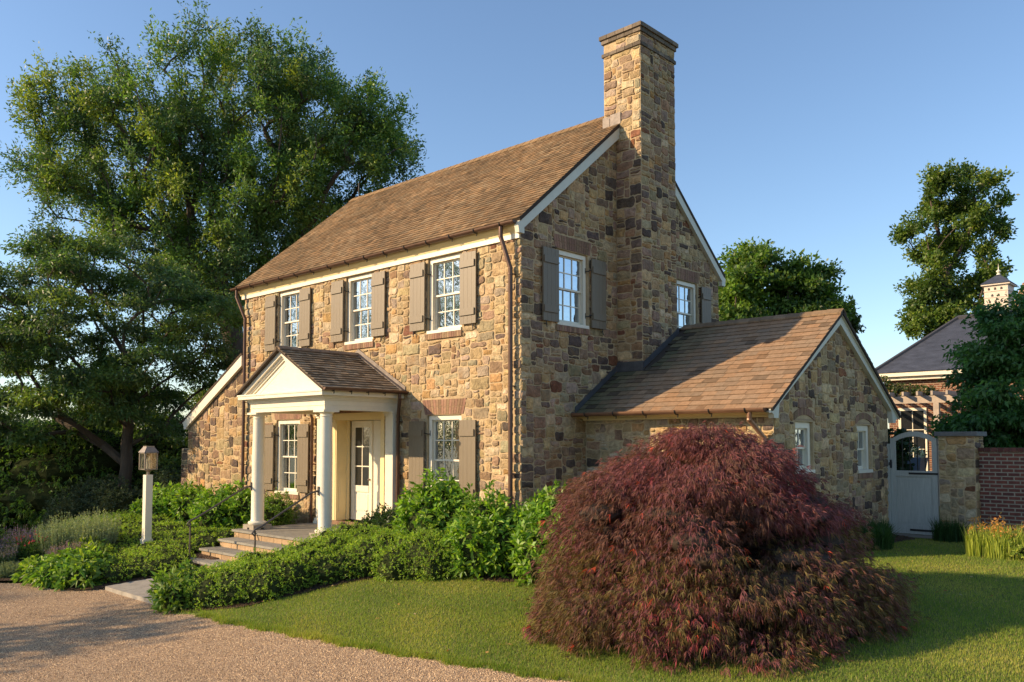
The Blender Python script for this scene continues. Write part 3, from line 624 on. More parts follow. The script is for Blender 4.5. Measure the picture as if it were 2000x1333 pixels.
def column(cx, cy, parent):
    c = MB(); r = .135; z0 = FZ+.10; z1 = .612
    c.lathe(cx, cy, [(r+.045, z0), (r+.06, z0+.02), (r+.06, z0+.045), (r+.045, z0+.06), (r+.012, z0+.07), (r, z0+.10), (r, z0+.8), (r*.97, -.3), (r*.87, z1-.15), (r*.87, z1-.135), (r*.95, z1-.13), (r*.95, z1-.115), (r*.87, z1-.11), (r*.87, z1-.075), (r*1.0, z1-.07), (r*1.2, z1-.045)], 32)
    c.box(cx-.18, cx+.18, cy-.18, cy+.18, z1-.045, z1)
    o = c.build('column', M_WHITE, parent, smooth=True)
    p = MB(); q = .215; g = .04
    for sx in (-1, 1):
        for sy in (-1, 1): p.box(cx+sx*q if sx < 0 else cx+g, cx-g if sx < 0 else cx+q, cy+sy*q if sy < 0 else cy+g, cy-g if sy < 0 else cy+q, FZ, FZ+.04)
    p.box(cx-q, cx+q, cy-q, cy+q, FZ+.04, FZ+.099); p.build('plinth', mat('plinth_stone', (.3, .26, .2), .8, .15, 10), o)
column(CXL, PY, house); column(CXR, PY, house)
for cx in (CXL, CXR):
    p = MB(); p.box(cx-.125, cx+.125, -.15, -.002, FZ+.12, .53); p.box(cx-.145, cx+.145, -.17, -.002, .53, .612); p.box(cx-.165, cx+.165, -.19, -.002, .575, .611)
    p.box(cx-.155, cx+.155, -.18, -.002, FZ+.06, FZ+.12); p.box(cx-.17, cx+.17, -.2, -.002, FZ, FZ+.06); p.build('pilaster', M_WHITE, house)
en = MB(); hx = (CXR-CXL)/2+.125; yf = PY-.125
def entab(mb, o, z0, z1):     # three-sided band round the porch
    mb.box(PC-hx-o, PC+hx+o, yf-o, yf+.24, z0, z1); mb.box(PC-hx-o, PC-hx+.24, yf+.24, -.002, z0, z1); mb.box(PC+hx-.24, PC+hx+o, yf+.24, -.002, z0, z1)
entab(en, 0, .612, .70); entab(en, .012, .70, .712); entab(en, .004, .712, .80); entab(en, .03, .80, .83); entab(en, .06, .83, .86); entab(en, .10, .86, .885)
entab(en, .20, .885, .955); entab(en, .215, .955, .985)
entb = en.build('entablature', M_WHITE, house)
cl = MB(); cl.box(PC-hx+.24, PC+hx-.24, yf+.24, -.01, .78, .80); cl.build('porch_ceiling', M_CREAM, entb)
RH = 1.62; PZ = 1.02; PA = 1.90; py0 = -2.05   # roof half width, eave z, apex z
pd = MB(); sp = (PA-PZ)/RH
pd.prism([(PC-RH+.12, .985), (PC+RH-.12, .985), (PC, PA-.12)], lambda x, z: (x, yf-.02, z), lambda x, z: (x, yf+.1, z))
tym = pd.build('pediment', M_WHITE, house)
rk = MB()
for s_ in (-1, 1):
    for (d0, d1, ya) in ((.045, .15, py0+.09), (.15, .20, py0+.14), (.20, .25, py0+.17), (.25, .36, py0+.2)):
        F0 = lambda x, z: (PC+s_*x, ya, z); F1 = lambda x, z: (PC+s_*x, yf+.08 if d1 > .2 else -.01, z)
        xe = RH-.02 if d1 < .16 else RH-.14
        zl = lambda x, d: PA-sp*x-d
        poly = [(0, zl(0, d1)), (xe, max(zl(xe, d1), .987)), (xe, zl(xe, d0)), (0, zl(0, d0))]
        if zl(xe, d0) < .99: xe2 = (PA-d0-.99)/sp; xe3 = (PA-d1-.988)/sp; poly = [(0, zl(0, d1)), (xe3, .988), (xe2, .989), (0, zl(0, d0))]
        rk.prism(poly, F0, F1)
rk.build('raking_cornice', M_WHITE, tym)
SL = math.hypot(RH, PA-PZ)
proof = deck('porch_roof', (PC+RH, py0, PZ), (0, 1, 0), (-RH, 0, PA-PZ), -py0-.005, SL, .04, house)
deck('roof_deck', (PC-RH, py0, PZ), (0, 1, 0), (RH, 0, PA-PZ), -py0-.005, SL, .04, proof)
PB = (.30, .225, .145)
shingles('shingles', (PC+RH, py0, PZ), (0, 1, 0), (-RH, 0, PA-PZ), -py0-.005, SL, .122, proof, PB, 33, th=.02, spread=.35)
shingles('shingles', (PC-RH, py0, PZ), (0, 1, 0), (RH, 0, PA-PZ), -py0-.005, SL, .122, proof, PB, 34, th=.02)
rc = MB(); y = py0
while y < -.03:
    y1 = min(y+.24, -.01); k = rnd.uniform(.8, 1.15)
    for sx in (-1, 1):
        rc.box(0, .12, y, y1-.004, -.01, .012, (.19*k, .14*k, .1*k), F=lambda a, b, c: (PC+sx*a, b, PA+.03-sp*a+c+(b-y)*.03))
    y = y1
rc.build('ridge_cap', M_SHING, proof, col=True)
gutter(py0-.0, -.01, PC+RH+.055, PZ+.005, .06, house, 5, along='y'); gutter(py0, -.01, PC-RH-.055, PZ+.005, .06, house, 5, along='y')
fl = MB()
for sx in (-1, 1):
    fl.prism([(0, PA+.02), (RH, PZ+.02), (RH, PZ+.11), (0, PA+.13)], lambda x, z: (PC+sx*x, -.032, z), lambda x, z: (PC+sx*x, -.02, z))
    fl.prism([(0, PA+.02), (RH, PZ+.02), (RH, PZ+.035), (0, PA+.035)], lambda x, z: (PC+sx*x, -.13, z), lambda x, z: (PC+sx*x, -.033, z))
fl.build('flashing', M_BRIGHTMETAL, proof)
pipe([(PC+RH+.055, -.22, PZ-.05), (PC+RH+.055, -.22, PZ-.14), (-3.38, -.09, .52), (-3.38, -.09, -2.0)], .036, house, straps=(.4, -.7))
pipe([(PC-RH-.055, -.22, PZ-.05), (PC-RH-.055, -.22, PZ-.14), (-6.52, -.09, .52), (-6.52, -.09, -2.0)], .036, house, straps=(.4, -.7))

# steps: their own thing
steps = thing('stone_steps', (-4.86, -2.9, -2.6), 'four flagstone steps with tan stone risers leading up to the porch', 'steps')
for i, (yf_, z) in enumerate(((-2.50, -2.025), (-2.90, -2.18), (-3.30, -2.335))):
    b = MB(); yb = -2.085 if i == 0 else yf_+.44
    yb = [-2.085, -2.465, -2.865][i]
    slab(b, -6.30, -3.35, yf_, yb, z-.045, z, n=2+i % 2); riser(b, -6.26, -3.39, yf_+.035, yb, -2.75, z-.047)
    b.build('step', M_SLABSTONE, steps, col=True)
# flagstone path
pth = MB(); y = -3.27
ys = [-3.27, -3.75, -4.35, -5.06]
for a, b in zip(ys, ys[1:]):
    x = -5.5
    while x < -3.0:
        w_ = rnd.uniform(.5, .95); w_ = min(w_, -3.0-x); k = rnd.uniform(.85, 1.15)
        zz = lambda y: -2.49+(y+3.27)*.06
        pth.add([(x+.006, b+.006, zz(b)), (x+w_-.006, b+.006, zz(b)), (x+w_-.006, a-.006, zz(a)), (x+.006, a-.006, zz(a)), (x+.006, b+.006, -2.8), (x+w_-.006, b+.006, -2.8), (x+w_-.006, a-.006, -2.8), (x+.006, a-.006, -2.8)],
                [(0, 1, 2, 3), (4, 5, 1, 0), (5, 6, 2, 1), (7, 4, 0, 3)], (.30*k, .275*k, .235*k)); x += w_
tag(pth.build('path', M_SLABSTONE, col=True), 'pale flagstone path from the gravel to the steps', kind='structure')
def handrail(x, lab):
    o = thing('handrail', (x, -3.18, -2.4), lab, 'handrail', 'handrails beside the porch steps')
    r = MB(); r.tube([(x, PY-.15, -.955), (x, -2.0, -.985), (x, -3.05, -1.545), (x, -3.19, -1.60), (x, -3.24, -1.66), (x, -3.20, -1.70), (x, -3.16, -1.66)], .019, 8); r.box(x-.02, x+.02, PY-.16, PY-.128, -1.04, -.87); r.build('rail', M_RAIL, o, smooth=True)
    p = MB(); p.tube([(x, -3.18, -1.62), (x, -3.18, -2.5)], .017, 8); p.build('post', M_RAIL, o)
handrail(-6.13, 'bronze handrail on the left of the porch steps, fixed to the left column')
handrail(-3.62, 'bronze handrail on the right of the porch steps, fixed to the right column')

# ------------------------------------------------------------ wing on the right
WY0, WY1, WX = 1.855, 7.04, 3.93; WR = 4.45; WE = .53; WS = .647
wr = lambda y: WE+WS*(y-1.5) if y < WR else WE+WS*(2*WR-1.5-y)
ww = MB()
WWIN = [(2.66, 3.37, -.56, .34), (5.37, 6.09, -.62, .32)]
wallbox(ww, YP(WY0), .002, WX, ZB, .50, .3)
wallbox(ww, GAB(WX), WY0+.3, WY1, ZB, .50, .3, WWIN)
ww.prism([(WY0, .5), (WY1, .5), (WY1, wr(WY1)-.19), (WR, wr(WR)-.16), (WY0, wr(WY0)-.19)], lambda u, z: (WX-.3, u, z), lambda u, z: (WX, u, z))
ww.box(.002, WX-.3, WY1-.3, WY1, ZB, .5)
wing = ww.build('wing_wall', M_MORTAR, house)
s = MB(); stones(s, YP(WY0), .03, WX-.012, -2.1, .46, 'light', seed=61); s.build('stonework', M_STONE, wing, col=True)
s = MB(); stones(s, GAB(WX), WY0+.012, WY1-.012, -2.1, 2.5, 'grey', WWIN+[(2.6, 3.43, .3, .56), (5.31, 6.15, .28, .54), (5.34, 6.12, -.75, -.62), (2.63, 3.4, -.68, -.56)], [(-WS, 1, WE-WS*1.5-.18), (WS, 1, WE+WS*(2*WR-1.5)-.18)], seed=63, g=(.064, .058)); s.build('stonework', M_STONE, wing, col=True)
for a, b, c, d in WWIN:
    fr = window(GAB(WX), a, b, c, d, cols=2, rows=1, arch=.09, casing=.10, dd=-.1)
    bricks_row(GAB(WX), a-.06, b+.06, d+.02, d+.15, fr, arch=.10, d=.012)
    bricks_row(GAB(WX), a-.02, b+.03, c-.11, c-.005, fr, name='brick_sill', proj=.02)
rm = MB(); rm.box(.35, WX-.55, WY0+.4, WY1-.4, -1.9, .45); rm.build('inner_room', bpy.data.materials['dark_interior'], wing)
WLn = (WR-1.5)*math.sqrt(1+WS**2)
def keepw(a, b, s): return not (a < CX1+.03 and 1.5+s/math.sqrt(1+WS**2) > CY0-.12)
wroof = deck('wing_roof', (CX1+.03, 1.5, WE), (1, 0, 0), (0, 1, WS), 4.09-CX1-.03, WLn, .05, house)
deck('roof_deck', (.004, 1.5, WE), (1, 0, 0), (0, 1, WS), CX1+.022, (CY0-.02-1.5)*math.sqrt(1+WS**2), .05, wroof)
deck('roof_deck', (.004, 2*WR-1.5, WE), (1, 0, 0), (0, -1, WS), 4.086, WLn, .05, wroof)
def wst(a, s, c, rs):
    d_ = a if s < 1.55 else a-CX1            # moss and soot fade away from the gable and chimney
    m = max(0, min(1, 1.15-d_/.95))*rs.uniform(.75, 1.1)
    m = min(m, .9); g_ = np.array([(.045, .04, .028), (.085, .085, .045), (.12, .115, .06)][rs.integers(0, 3)])
    return c*(1-m)+g_*m
WB = (.275, .18, .11)
shingles('shingles', (.012, 1.5, WE), (1, 0, 0), (0, 1, WS), 4.09-.012, WLn, .165, wroof, WB, 51, keep=keepw, stain=wst, th=.012, wmin=.14, wmax=.30, spread=.09)
shingles('shingles', (.012, 2*WR-1.5, WE), (1, 0, 0), (0, -1, WS), 4.09-.012, WLn, .145, wroof, WB, 52, keep=lambda a, b, s: a > .65)
rc = MB(); x = .66; zr2 = wr(WR)
while x < 4.08:
    x1 = min(x+.26, 4.1); k = rnd.uniform(.8, 1.15)
    for sy in (-1, 1): rc.box(x, x1-.005, 0, .14, -.012, .014, (.22*k, .15*k, .09*k), F=lambda a, b, c: (a, WR+sy*b, zr2+.03-WS*b+c+(x1-a)*.04))
    x = x1
rc.build('ridge_cap', M_SHING, wroof, col=True)
for s_ in (1, -1):
    b = MB(); f = (lambda y: y) if s_ > 0 else (lambda y: 2*WR-y)
    P_ = [(1.50, WE-.055), (WR, wr(WR)-.055), (WR, wr(WR)-.25), (WY0+.02, .62), (WY0-.02, .38), (WY0-.17, .38), (WY0-.20, .44), (WY0-.25, .46)]
    b.prism([(f(y), z) for y, z in P_], lambda y, z: (WX+.002, y, z), lambda y, z: (WX+.10, y, z)); b.build('wing_rake_board', M_COOLTRIM, house)
    b = MB(); b.prism([(f(y), z) for y, z in [(1.49, WE-.02), (WR, wr(WR)-.02), (WR, wr(WR)-.075), (1.49, WE-.075)]], lambda y, z: (WX+.102, y, z), lambda y, z: (WX+.13, y, z)); b.build('rake_moulding', M_COOLTRIM, wroof)
b = MB(); b.prism([(WY0-.002, .40), (WY0-.08, .40), (WY0-.1, .43), (WY0-.2, .45), (WY0-.24, .48), (WY0-.24, .52), (WY0, .66)], lambda y, z: (.02, y, z), lambda y, z: (WX, y, z)); b.build('wing_fascia', M_CREAM, house)
M_COPPER2 = mat('bright_copper', (.30, .17, .11), .35, .2, 5, metal=.6)
gutter(.02, 3.99, 1.45, WE+.01, .07, house, 6, m=M_COPPER2)
pipe([(3.70, 1.47, WE-.05), (3.70, 1.47, WE-.18), (3.80, 1.77, .06), (3.80, 1.77, -2.0)], .045, house, m=M_COPPER2, straps=(.0,))
# step flashing where the wing roof meets gable and chimney
b = MB(); kk = .13
b.prism([(1.5, wr(1.5)+.015), (CY0-.02, wr(CY0)+.015), (CY0-.02, wr(CY0)+kk), (1.5, wr(1.5)+kk)], lambda y, z: (.026, y, z), lambda y, z: (.04, y, z))
b.prism([(CY0-.04, wr(CY0)+.0), (CY1+.03, wr(CY1)+.0), (CY1+.03, wr(CY1)+kk), (CY0-.04, wr(CY0)+kk)], lambda y, z: (CX1+.026, y, z), lambda y, z: (CX1+.04, y, z))
b.box(.02, CX1+.04, CY0-.045, CY0-.03, wr(CY0)-.05, wr(CY0)+.16); b.build('flashing', M_LEAD, wroof)

# ------------------------------------------------------------ lean-to on the left
lm = MB(); LX = -12.92; lz = lambda x: 2.28+.527*(x+9.85)
lm.prism([(LX, ZB), (L_-.002, ZB), (L_-.002, lz(L_)-.16), (LX, lz(LX)-.16)], lambda x, z: (x, .03, z), lambda x, z: (x, .33, z))
lm.box(LX, LX+.3, .33, 5, ZB, lz(LX)-.2); lm.prism([(LX, ZB), (L_-.002, ZB), (L_-.002, lz(L_)-.16), (LX, lz(LX)-.16)], lambda x, z: (x, 4.7, z), lambda x, z: (x, 5, z))
lean = lm.build('lean_to_wall', M_MORTAR, house)
s = MB(); stones(s, YP(.03), LX+.01, L_-.01, -2.1, 2.2, 'grey', (), [(-.527, 1, 2.28+.527*9.85-.16)], seed=71, g=(.085, .074)); s.build('stonework', M_STONE, lean, col=True)
le = (-13.10, -.09, lz(-13.10)); LLn = (L_+13.10)*math.sqrt(1+.527**2)
lroof = deck('lean_to_roof', le, (0, 1, 0), (1, 0, .527), 5.2, LLn, .05, house)
shingles('shingles', le, (0, 1, 0), (1, 0, .527), 5.2, LLn, .14, lroof, RB, 72)
b = MB(); b.prism([(-13.08, lz(-13.08)-.05), (L_-.0, lz(L_)-.05), (L_-.0, lz(L_)-.33), (-12.86, lz(-12.86)-.32), (-12.86, .34), (-12.99, .34), (-13.0, .43)], lambda x, z: (x, -.08, z), lambda x, z: (x, .0, z)); b.build('rake_board', M_WHITE, house)
gutter(-.1, 5, -13.17, lz(-13.10)+.0, .06, house, 4, along='y')
bt = MB(); bt.box(-13.5, LX-.004, .12, .9, ZB, -.2); bu = bt.build('buttress', M_MORTAR, house)
s = MB(); stones(s, YP(.12), -13.49, LX-.02, -2.1, -.2, 'grey', (), [(-1, .55, 13.35-.1)], seed=75); s.build('stonework', M_STONE, bu, col=True)

# ------------------------------------------------------------ gate, pier, garden wall
gate = thing('garden_gate', (4.43, 7.0, -1.9), 'grey painted arched garden gate with iron bars above a solid panel', 'gate')
ga, gb = 3.985, 4.89; arc = lambda u: .03+.17*(1-((u-(ga+gb)/2)/((gb-ga)/2))**2)
g = MB(); FG = YP(7.0)
g.box(ga, ga+.10, -.045, 0, -1.88, arc(ga+.05), F=FG); g.box(gb-.10, gb, -.045, 0, -1.88, arc(gb-.05), F=FG)
g.box(ga+.1, gb-.1, -.045, 0, -1.88, -1.70, F=FG); g.box(ga+.1, gb-.1, -.045, 0, -.72, -.60, F=FG); g.box(ga+.1, gb-.1, -.04, -.02, -1.70, -.72, F=FG)
g.box(ga+.13, gb-.13, -.02, -.012, -1.66, -.76, F=FG)
for k in range(12):
    u0, u1 = ga+(gb-ga)*k/12, ga+(gb-ga)*(k+1)/12
    g.prism([(u0, arc(u0)-.10), (u1, arc(u1)-.10), (u1, arc(u1)), (u0, arc(u0))], lambda u, z: FG(u, -.043, z), lambda u, z: FG(u, .003, z))
g.build('frame', M_GATE, gate)
for k in range(4): b = MB(); u = ga+.1+(gb-ga-.2)*(k+.9)/4.8; b.tube([FG(u, -.02, -.6), FG(u, -.02, arc(u)-.05)], .012, 6); b.build('bar', M_IRON, gate)
for z in (-1.80, -.655):
    b = MB(); b.box(gb-.55, gb+.01, .002, .012, z-.02, z+.02, F=FG); b.build('hinge', M_IRON, gate)
b = MB(); b.box(ga-.06, ga+.03, .003, .03, -.55, -.38, F=FG); b.tube([FG(ga+.0, .03, -.44), FG(ga+.0, .07, -.44), FG(ga, .08, -.5)], .012, 6); b.build('latch', M_IRON, gate)
gp = MB(); gp.box(3.935, 3.98, 6.93, 7.06, -1.95, -.05); tag(gp.build('gate_post', M_GATE, origin=(3.96, 7, -1.95)), 'narrow grey gate jamb against the stone wing', 'gate post')
pier = thing('stone_pier', (5.25, 7.2, -1.95), 'square rubble stone pier with flat slate cap beside the gate', 'pier')
p = MB(); p.box(4.93, 5.59, 6.96, 7.55, ZB, .10); pb = p.build('pier_body', M_MORTAR, pier)
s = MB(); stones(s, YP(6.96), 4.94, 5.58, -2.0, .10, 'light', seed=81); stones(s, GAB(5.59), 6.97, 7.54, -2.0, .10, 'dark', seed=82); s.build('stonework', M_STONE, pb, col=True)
p = MB(); p.box(4.87, 5.65, 6.90, 7.61, .10, .19); p.build('cap', mat('slate_cap', (.13, .125, .12), .7, .2, 9, .004, 30), pier, bevel=.008)
gw = thing('brick_wall', (8, 7.35, -1.95), 'low red brick garden wall with a rounded brick coping', 'wall')
p = MB(); p.box(5.60, 16, 7.15, 7.45, ZB, -.20); p.build('wall_body', M_BRICK, gw)
p = MB(); x = 5.61
while x < 14:
    k = rnd.uniform(.7, 1.2); p.box(x, x+.10, 7.11, 7.49, -.20, -.125, (.13*k, .05*k, .04*k)); x += .112
p.box(5.6, 14, 7.13, 7.47, -.205, -.135, (.3, .24, .17)); p.build('coping', M_BRICKUNIT, gw, col=True)
st_ = MB(); st_.box(3.96, 5.1, 6.6, 7.1, -2.2, -1.895, (.22, .19, .15)); tag(st_.build('stone_threshold', M_SLABSTONE, origin=(4.5, 6.9, -1.95), col=True, bevel=.02), 'worn stone slab under the garden gate', 'slab')

# ------------------------------------------------------------ lamp post
lp = thing('lamp_post', (-7.9, -3.28, -2.3), 'cream square lamp post with a bronze glass lantern among the shrubs', 'lamp post')
lx, ly = -7.9, -3.28; zt0 = -.72
b = MB(); b.box(lx-.075, lx+.075, ly-.075, ly+.075, -2.4, zt0); b.box(lx-.10, lx+.10, ly-.10, ly+.10, -2.4, -2.1); b.box(lx-.09, lx+.09, ly-.09, ly+.09, -2.1, -2.085); b.build('post', M_WHITE, lp, bevel=.005)
b = MB(); b.lathe(lx, ly, [(.03, zt0), (.03, zt0+.05), (.05, zt0+.08), (.085, zt0+.10), (.085, zt0+.11)], 14); h = .13; z0 = zt0+.11; z1 = z0+.37
b.box(lx-h, lx+h, ly-h, ly+h, z0, z0+.02)
for sx in (-1, 1):
    for sy in (-1, 1): b.box(lx+sx*h-.013, lx+sx*h+.013, ly+sy*h-.013, ly+sy*h+.013, z0, z1)
b.box(lx-h-.013, lx+h+.013, ly-h-.013, ly-h+.012, z1-.02, z1); b.box(lx-h-.013, lx+h+.013, ly+h-.012, ly+h+.013, z1-.02, z1); b.box(lx-h-.013, lx-h+.012, ly-h+.012, ly+h-.012, z1-.02, z1); b.box(lx+h-.012, lx+h+.013, ly-h+.012, ly+h-.012, z1-.02, z1)
lant = b.build('lantern', M_LAMPMETAL, lp)
b = MB(); q0 = h+.03; q1 = h*.66
vs = [(lx+sx*q0, ly+sy*q0, z1) for sx, sy in ((-1, -1), (1, -1), (1, 1), (-1, 1))]+[(lx+sx*q1, ly+sy*q1, z1+.115) for sx, sy in ((-1, -1), (1, -1), (1, 1), (-1, 1))]+[(lx+sx*q1, ly+sy*q1, z1+.14) for sx, sy in ((-1, -1), (1, -1), (1, 1), (-1, 1))]
b.add(vs, [(0, 1, 5, 4), (1, 2, 6, 5), (2, 3, 7, 6), (3, 0, 4, 7), (3, 2, 1, 0), (4, 5, 9, 8), (5, 6, 10, 9), (6, 7, 11, 10), (7, 4, 8, 11), (8, 9, 10, 11)]); b.build('lantern_roof', M_LAMPMETAL, lant)
b = MB()
for s_ in (-1, 1):
    b.box(lx+s_*h-.002, lx+s_*h+.002, ly-h+.013, ly+h-.013, z0+.02, z1-.02); b.box(lx-h+.013, lx+h-.013, ly+s_*h-.002, ly+s_*h+.002, z0+.02, z1-.02)
b.build('glass', M_CLEAR, lant)
b = MB()
for dx, dy, hh_ in ((-.03, 0, .2), (.03, .01, .24), (0, -.03, .17)): b.lathe(lx+dx, ly+dy, [(.02, z0+.02), (.02, z0+hh_), (.012, z0+hh_+.005), (.016, z0+hh_+.03), (.004, z0+hh_+.065)], 8)
b.build('candles', M_WHITE, lant)
# ------------------------------------------------------------ brick house, pergola and dovecote behind the garden wall
bh = thing('brick_house', (3, 23, -1.9), 'red brick house with blue-grey slate hip roof behind the garden wall', 'house')
p = MB(); p.box(-.55, 10, 20, 23.7, -2.6, 2.15); p.build('wall', M_BRICK2, bh)
p = MB(); e = .45; x0, x1, y0, y1, z0, z1 = -1.0, 10.4, 19.55, 24.15, 2.42, 4.44
k = (y1-y0)/2; p.add([(x0, y0, z0), (x1, y0, z0), (x1, y1, z0), (x0, y1, z0), (x0+k, (y0+y1)/2, z1), (x1-k, (y0+y1)/2, z1)], [(0, 1, 5, 4), (1, 2, 5), (2, 3, 4, 5), (3, 0, 4), (3, 2, 1, 0)])
rf = p.build('roof', M_SLATE, bh)
p = MB(); A = Vector((x0, y0, z0+.01)); Bq = Vector((x0+k, (y0+y1)/2, z1+.01)); p.tube([A, Bq], .07, 6); p.tube([Bq, (x1-k, (y0+y1)/2, z1+.01)], .08, 6); p.build('ridge_cap', mat('slate_ridge', (.05, .05, .06), .6), rf)
p = MB(); p.box(x0+.05, x1-.05, y0+.05, y1-.05, 2.27, 2.415); p.box(x0+.2, x1-.2, y0+.2, y1-.2, 2.15, 2.265); p.build('cornice', M_WHITE, bh)
def wd(F, u0, u1, z0, z1, parent, nm='window'):
    p = MB(); p.box(u0, u0+.09, -.02, .04, z0, z1, F=F); p.box(u1-.09, u1, -.02, .04, z0, z1, F=F); p.box(u0+.09, u1-.09, -.02, .04, z1-.09, z1, F=F); p.box(u0+.09, u1-.09, -.02, .04, z0, z0+.12, F=F)
    p.box((u0+u1)/2-.012, (u0+u1)/2+.012, -.01, .02, z0+.12, z1-.09, F=F)
    for i in range(1, 4): z = z0+.12+(z1-z0-.2)*i/4; p.box(u0+.09, u1-.09, -.01, .018, z-.012, z+.012, F=F)
    o = p.build(nm, M_WHITE, parent); q = MB(); q.box(u0+.09, u1-.09, -.015, -.011+.02, z0+.1, z1-.08, F=F); q.build('pane', M_GLASS, o)
wd(YP(19.99), -.22, .72, -1.75, 1.16, bh, 'door')
cu = MB(); ux0, ux1, uy0, uy1 = 2.2, 2.98, 21.6, 22.5
cu.box(ux0+.02, ux1-.02, uy0+.02, uy1-.02, 4.2, 5.44)
for i, z in enumerate((4.56, 4.80, 5.02, 5.24)): cu.box(ux0, ux1, uy0, uy1, z-.012, z+.012)
cu.box(ux0-.06, ux1+.06, uy0-.06, uy1+.06, 5.44, 5.49); cup = cu.build('dovecote', mat('dovecote_paint', (.62, .53, .43), .6, .12, 8), rf)
cu = MB(); cxm, cym = (ux0+ux1)/2, (uy0+uy1)/2; cu.add([(ux0-.09, uy0-.09, 5.492), (ux1+.09, uy0-.09, 5.492), (ux1+.09, uy1+.09, 5.492), (ux0-.09, uy1+.09, 5.492), (cxm-.03, cym, 5.88), (cxm+.03, cym, 5.88)], [(0, 1, 5, 4), (1, 2, 5), (2, 3, 4, 5), (3, 0, 4), (3, 2, 1, 0)]); cu.build('dovecote_roof', M_SLATE, rf)
cu = MB()
for j, (z, us) in enumerate(((5.32, (.22, .47, .72)), (5.09, (.35, .6)), (4.87, (.24, .48, .72)))):
    for u in us:
        X = ux0+(ux1-ux0)*u; poly = [(X-.035, z-.045), (X+.035, z-.045), (X+.035, z+.01), (X+.02, z+.038), (X, z+.045), (X-.02, z+.038), (X-.035, z+.01)]
        cu.prism(poly, lambda a, b: (a, uy0+.03, b), lambda a, b: (a, uy0-.004+.02-.004, b))
cu.build('nest_holes', M_IRON, rf)
cu = MB(); cu.lathe(cxm, cym, [(.08, 5.86), (.05, 5.90), (.03, 5.92), (.075, 5.97), (.075, 6.0), (.02, 6.04), (.010, 6.15), (.003, 6.26)], 10); cu.build('finial', M_WHITE, rf)
b2 = thing('far_house', (5, 31, -2), 'distant house with a sunlit brown roof rising behind the dovecote', 'house')
p = MB(); p.box(1.6, 12, 28.4, 34, -2.5, 5.2); p.build('wall', M_BRICK2, b2)
p = MB(); p.prism([(28.0, 5.0), (34.4, 5.0), (31.2, 7.0)], lambda y, z: (1.4, y, z), lambda y, z: (12.2, y, z)); p.build('roof', mat('far_shingle', (.36, .2, .10), .9, .3, 5, .01, 12), b2)
pg = thing('pergola', (1.6, 17.5, -1.9), 'weathered timber pergola with slatted rafters against the brick house', 'pergola')
p = MB(); p.box(-1.0, 3.6, 16.45, 16.57, 1.18, 1.40); p.build('beam', M_WOODGREY, pg)
p = MB(); p.box(2.0, 2.16, 16.44, 16.58, -2.1, 1.178); p.build('post', M_WOODGREY, pg)
p = MB(); p.box(-1.0, -.84, 16.44, 16.58, -2.1, 1.178); p.build('post', M_WOODGREY, pg)
x = -.9
while x < 3.6:
    p = MB(); p.box(x, x+.06, 16.1, 19.95, 1.402, 1.53); p.build('rafter', M_WOODGREY, pg); x += .42
pl = thing('flower_planter', (2.8, 12, -1.9), 'blue-grey square planter of white flowers seen through the gate bars', 'planter')
p = MB(); p.add([(2.62, 11.8, -1.2), (2.98, 11.8, -1.2), (2.98, 12.16, -1.2), (2.62, 12.16, -1.2), (2.5, 11.68, -.42), (3.1, 11.68, -.42), (3.1, 12.28, -.42), (2.5, 12.28, -.42)], [(0, 1, 5, 4), (1, 2, 6, 5), (2, 3, 7, 6), (3, 0, 4, 7), (3, 2, 1, 0), (4, 5, 6, 7)]); p.box(2.7, 2.9, 11.88, 12.08, -1.95, -1.2); p.build('pot', M_POT, pl)

# ------------------------------------------------------------ vegetation
def unit(v): return v/np.maximum(np.linalg.norm(v, axis=-1, keepdims=True), 1e-9)
def rdir(n): return unit(rng.normal(size=(n, 3)))
def leaves(name, P, D, L, Wd, C, mat_, parent=None, origin=None, up=None, jit=.5, fold=.0, cv=.22, droop=0.0):
    """one small folded diamond face per leaf; C (n,3) or (3,)"""
    n = len(P); D = unit(D); up = np.array([0, 0, 1.])[None] if up is None else up
    Nn = unit(up+rng.normal(size=(n, 3))*jit); S = unit(np.cross(D, Nn)); Nn = np.cross(S, D)
    L = np.broadcast_to(L, (n,))*rng.uniform(.7, 1.25, n); Wd = np.broadcast_to(Wd, (n,))*rng.uniform(.8, 1.2, n)
    m = P+D*(L*.45)[:, None]; a = m+S*(Wd/2)[:, None]+Nn*(fold*Wd)[:, None]; b = m-S*(Wd/2)[:, None]+Nn*(fold*Wd)[:, None]
    T = P+D*L[:, None]; T[:, 2] -= droop*L
    V = np.stack([P, a, T, b], 1).reshape(-1, 3); F = np.arange(4*n).reshape(n, 4)
    Cc = np.broadcast_to(np.array(C, float), (n, 3))*rng.uniform(1-cv, 1+cv, (n, 1))*(1+rng.uniform(-.5, .5, (n, 1))*np.array([[.3, 0, -.2]]))
    return np_mesh(name, V, F, mat_, parent, origin, C=np.clip(Cc, 0, 1))
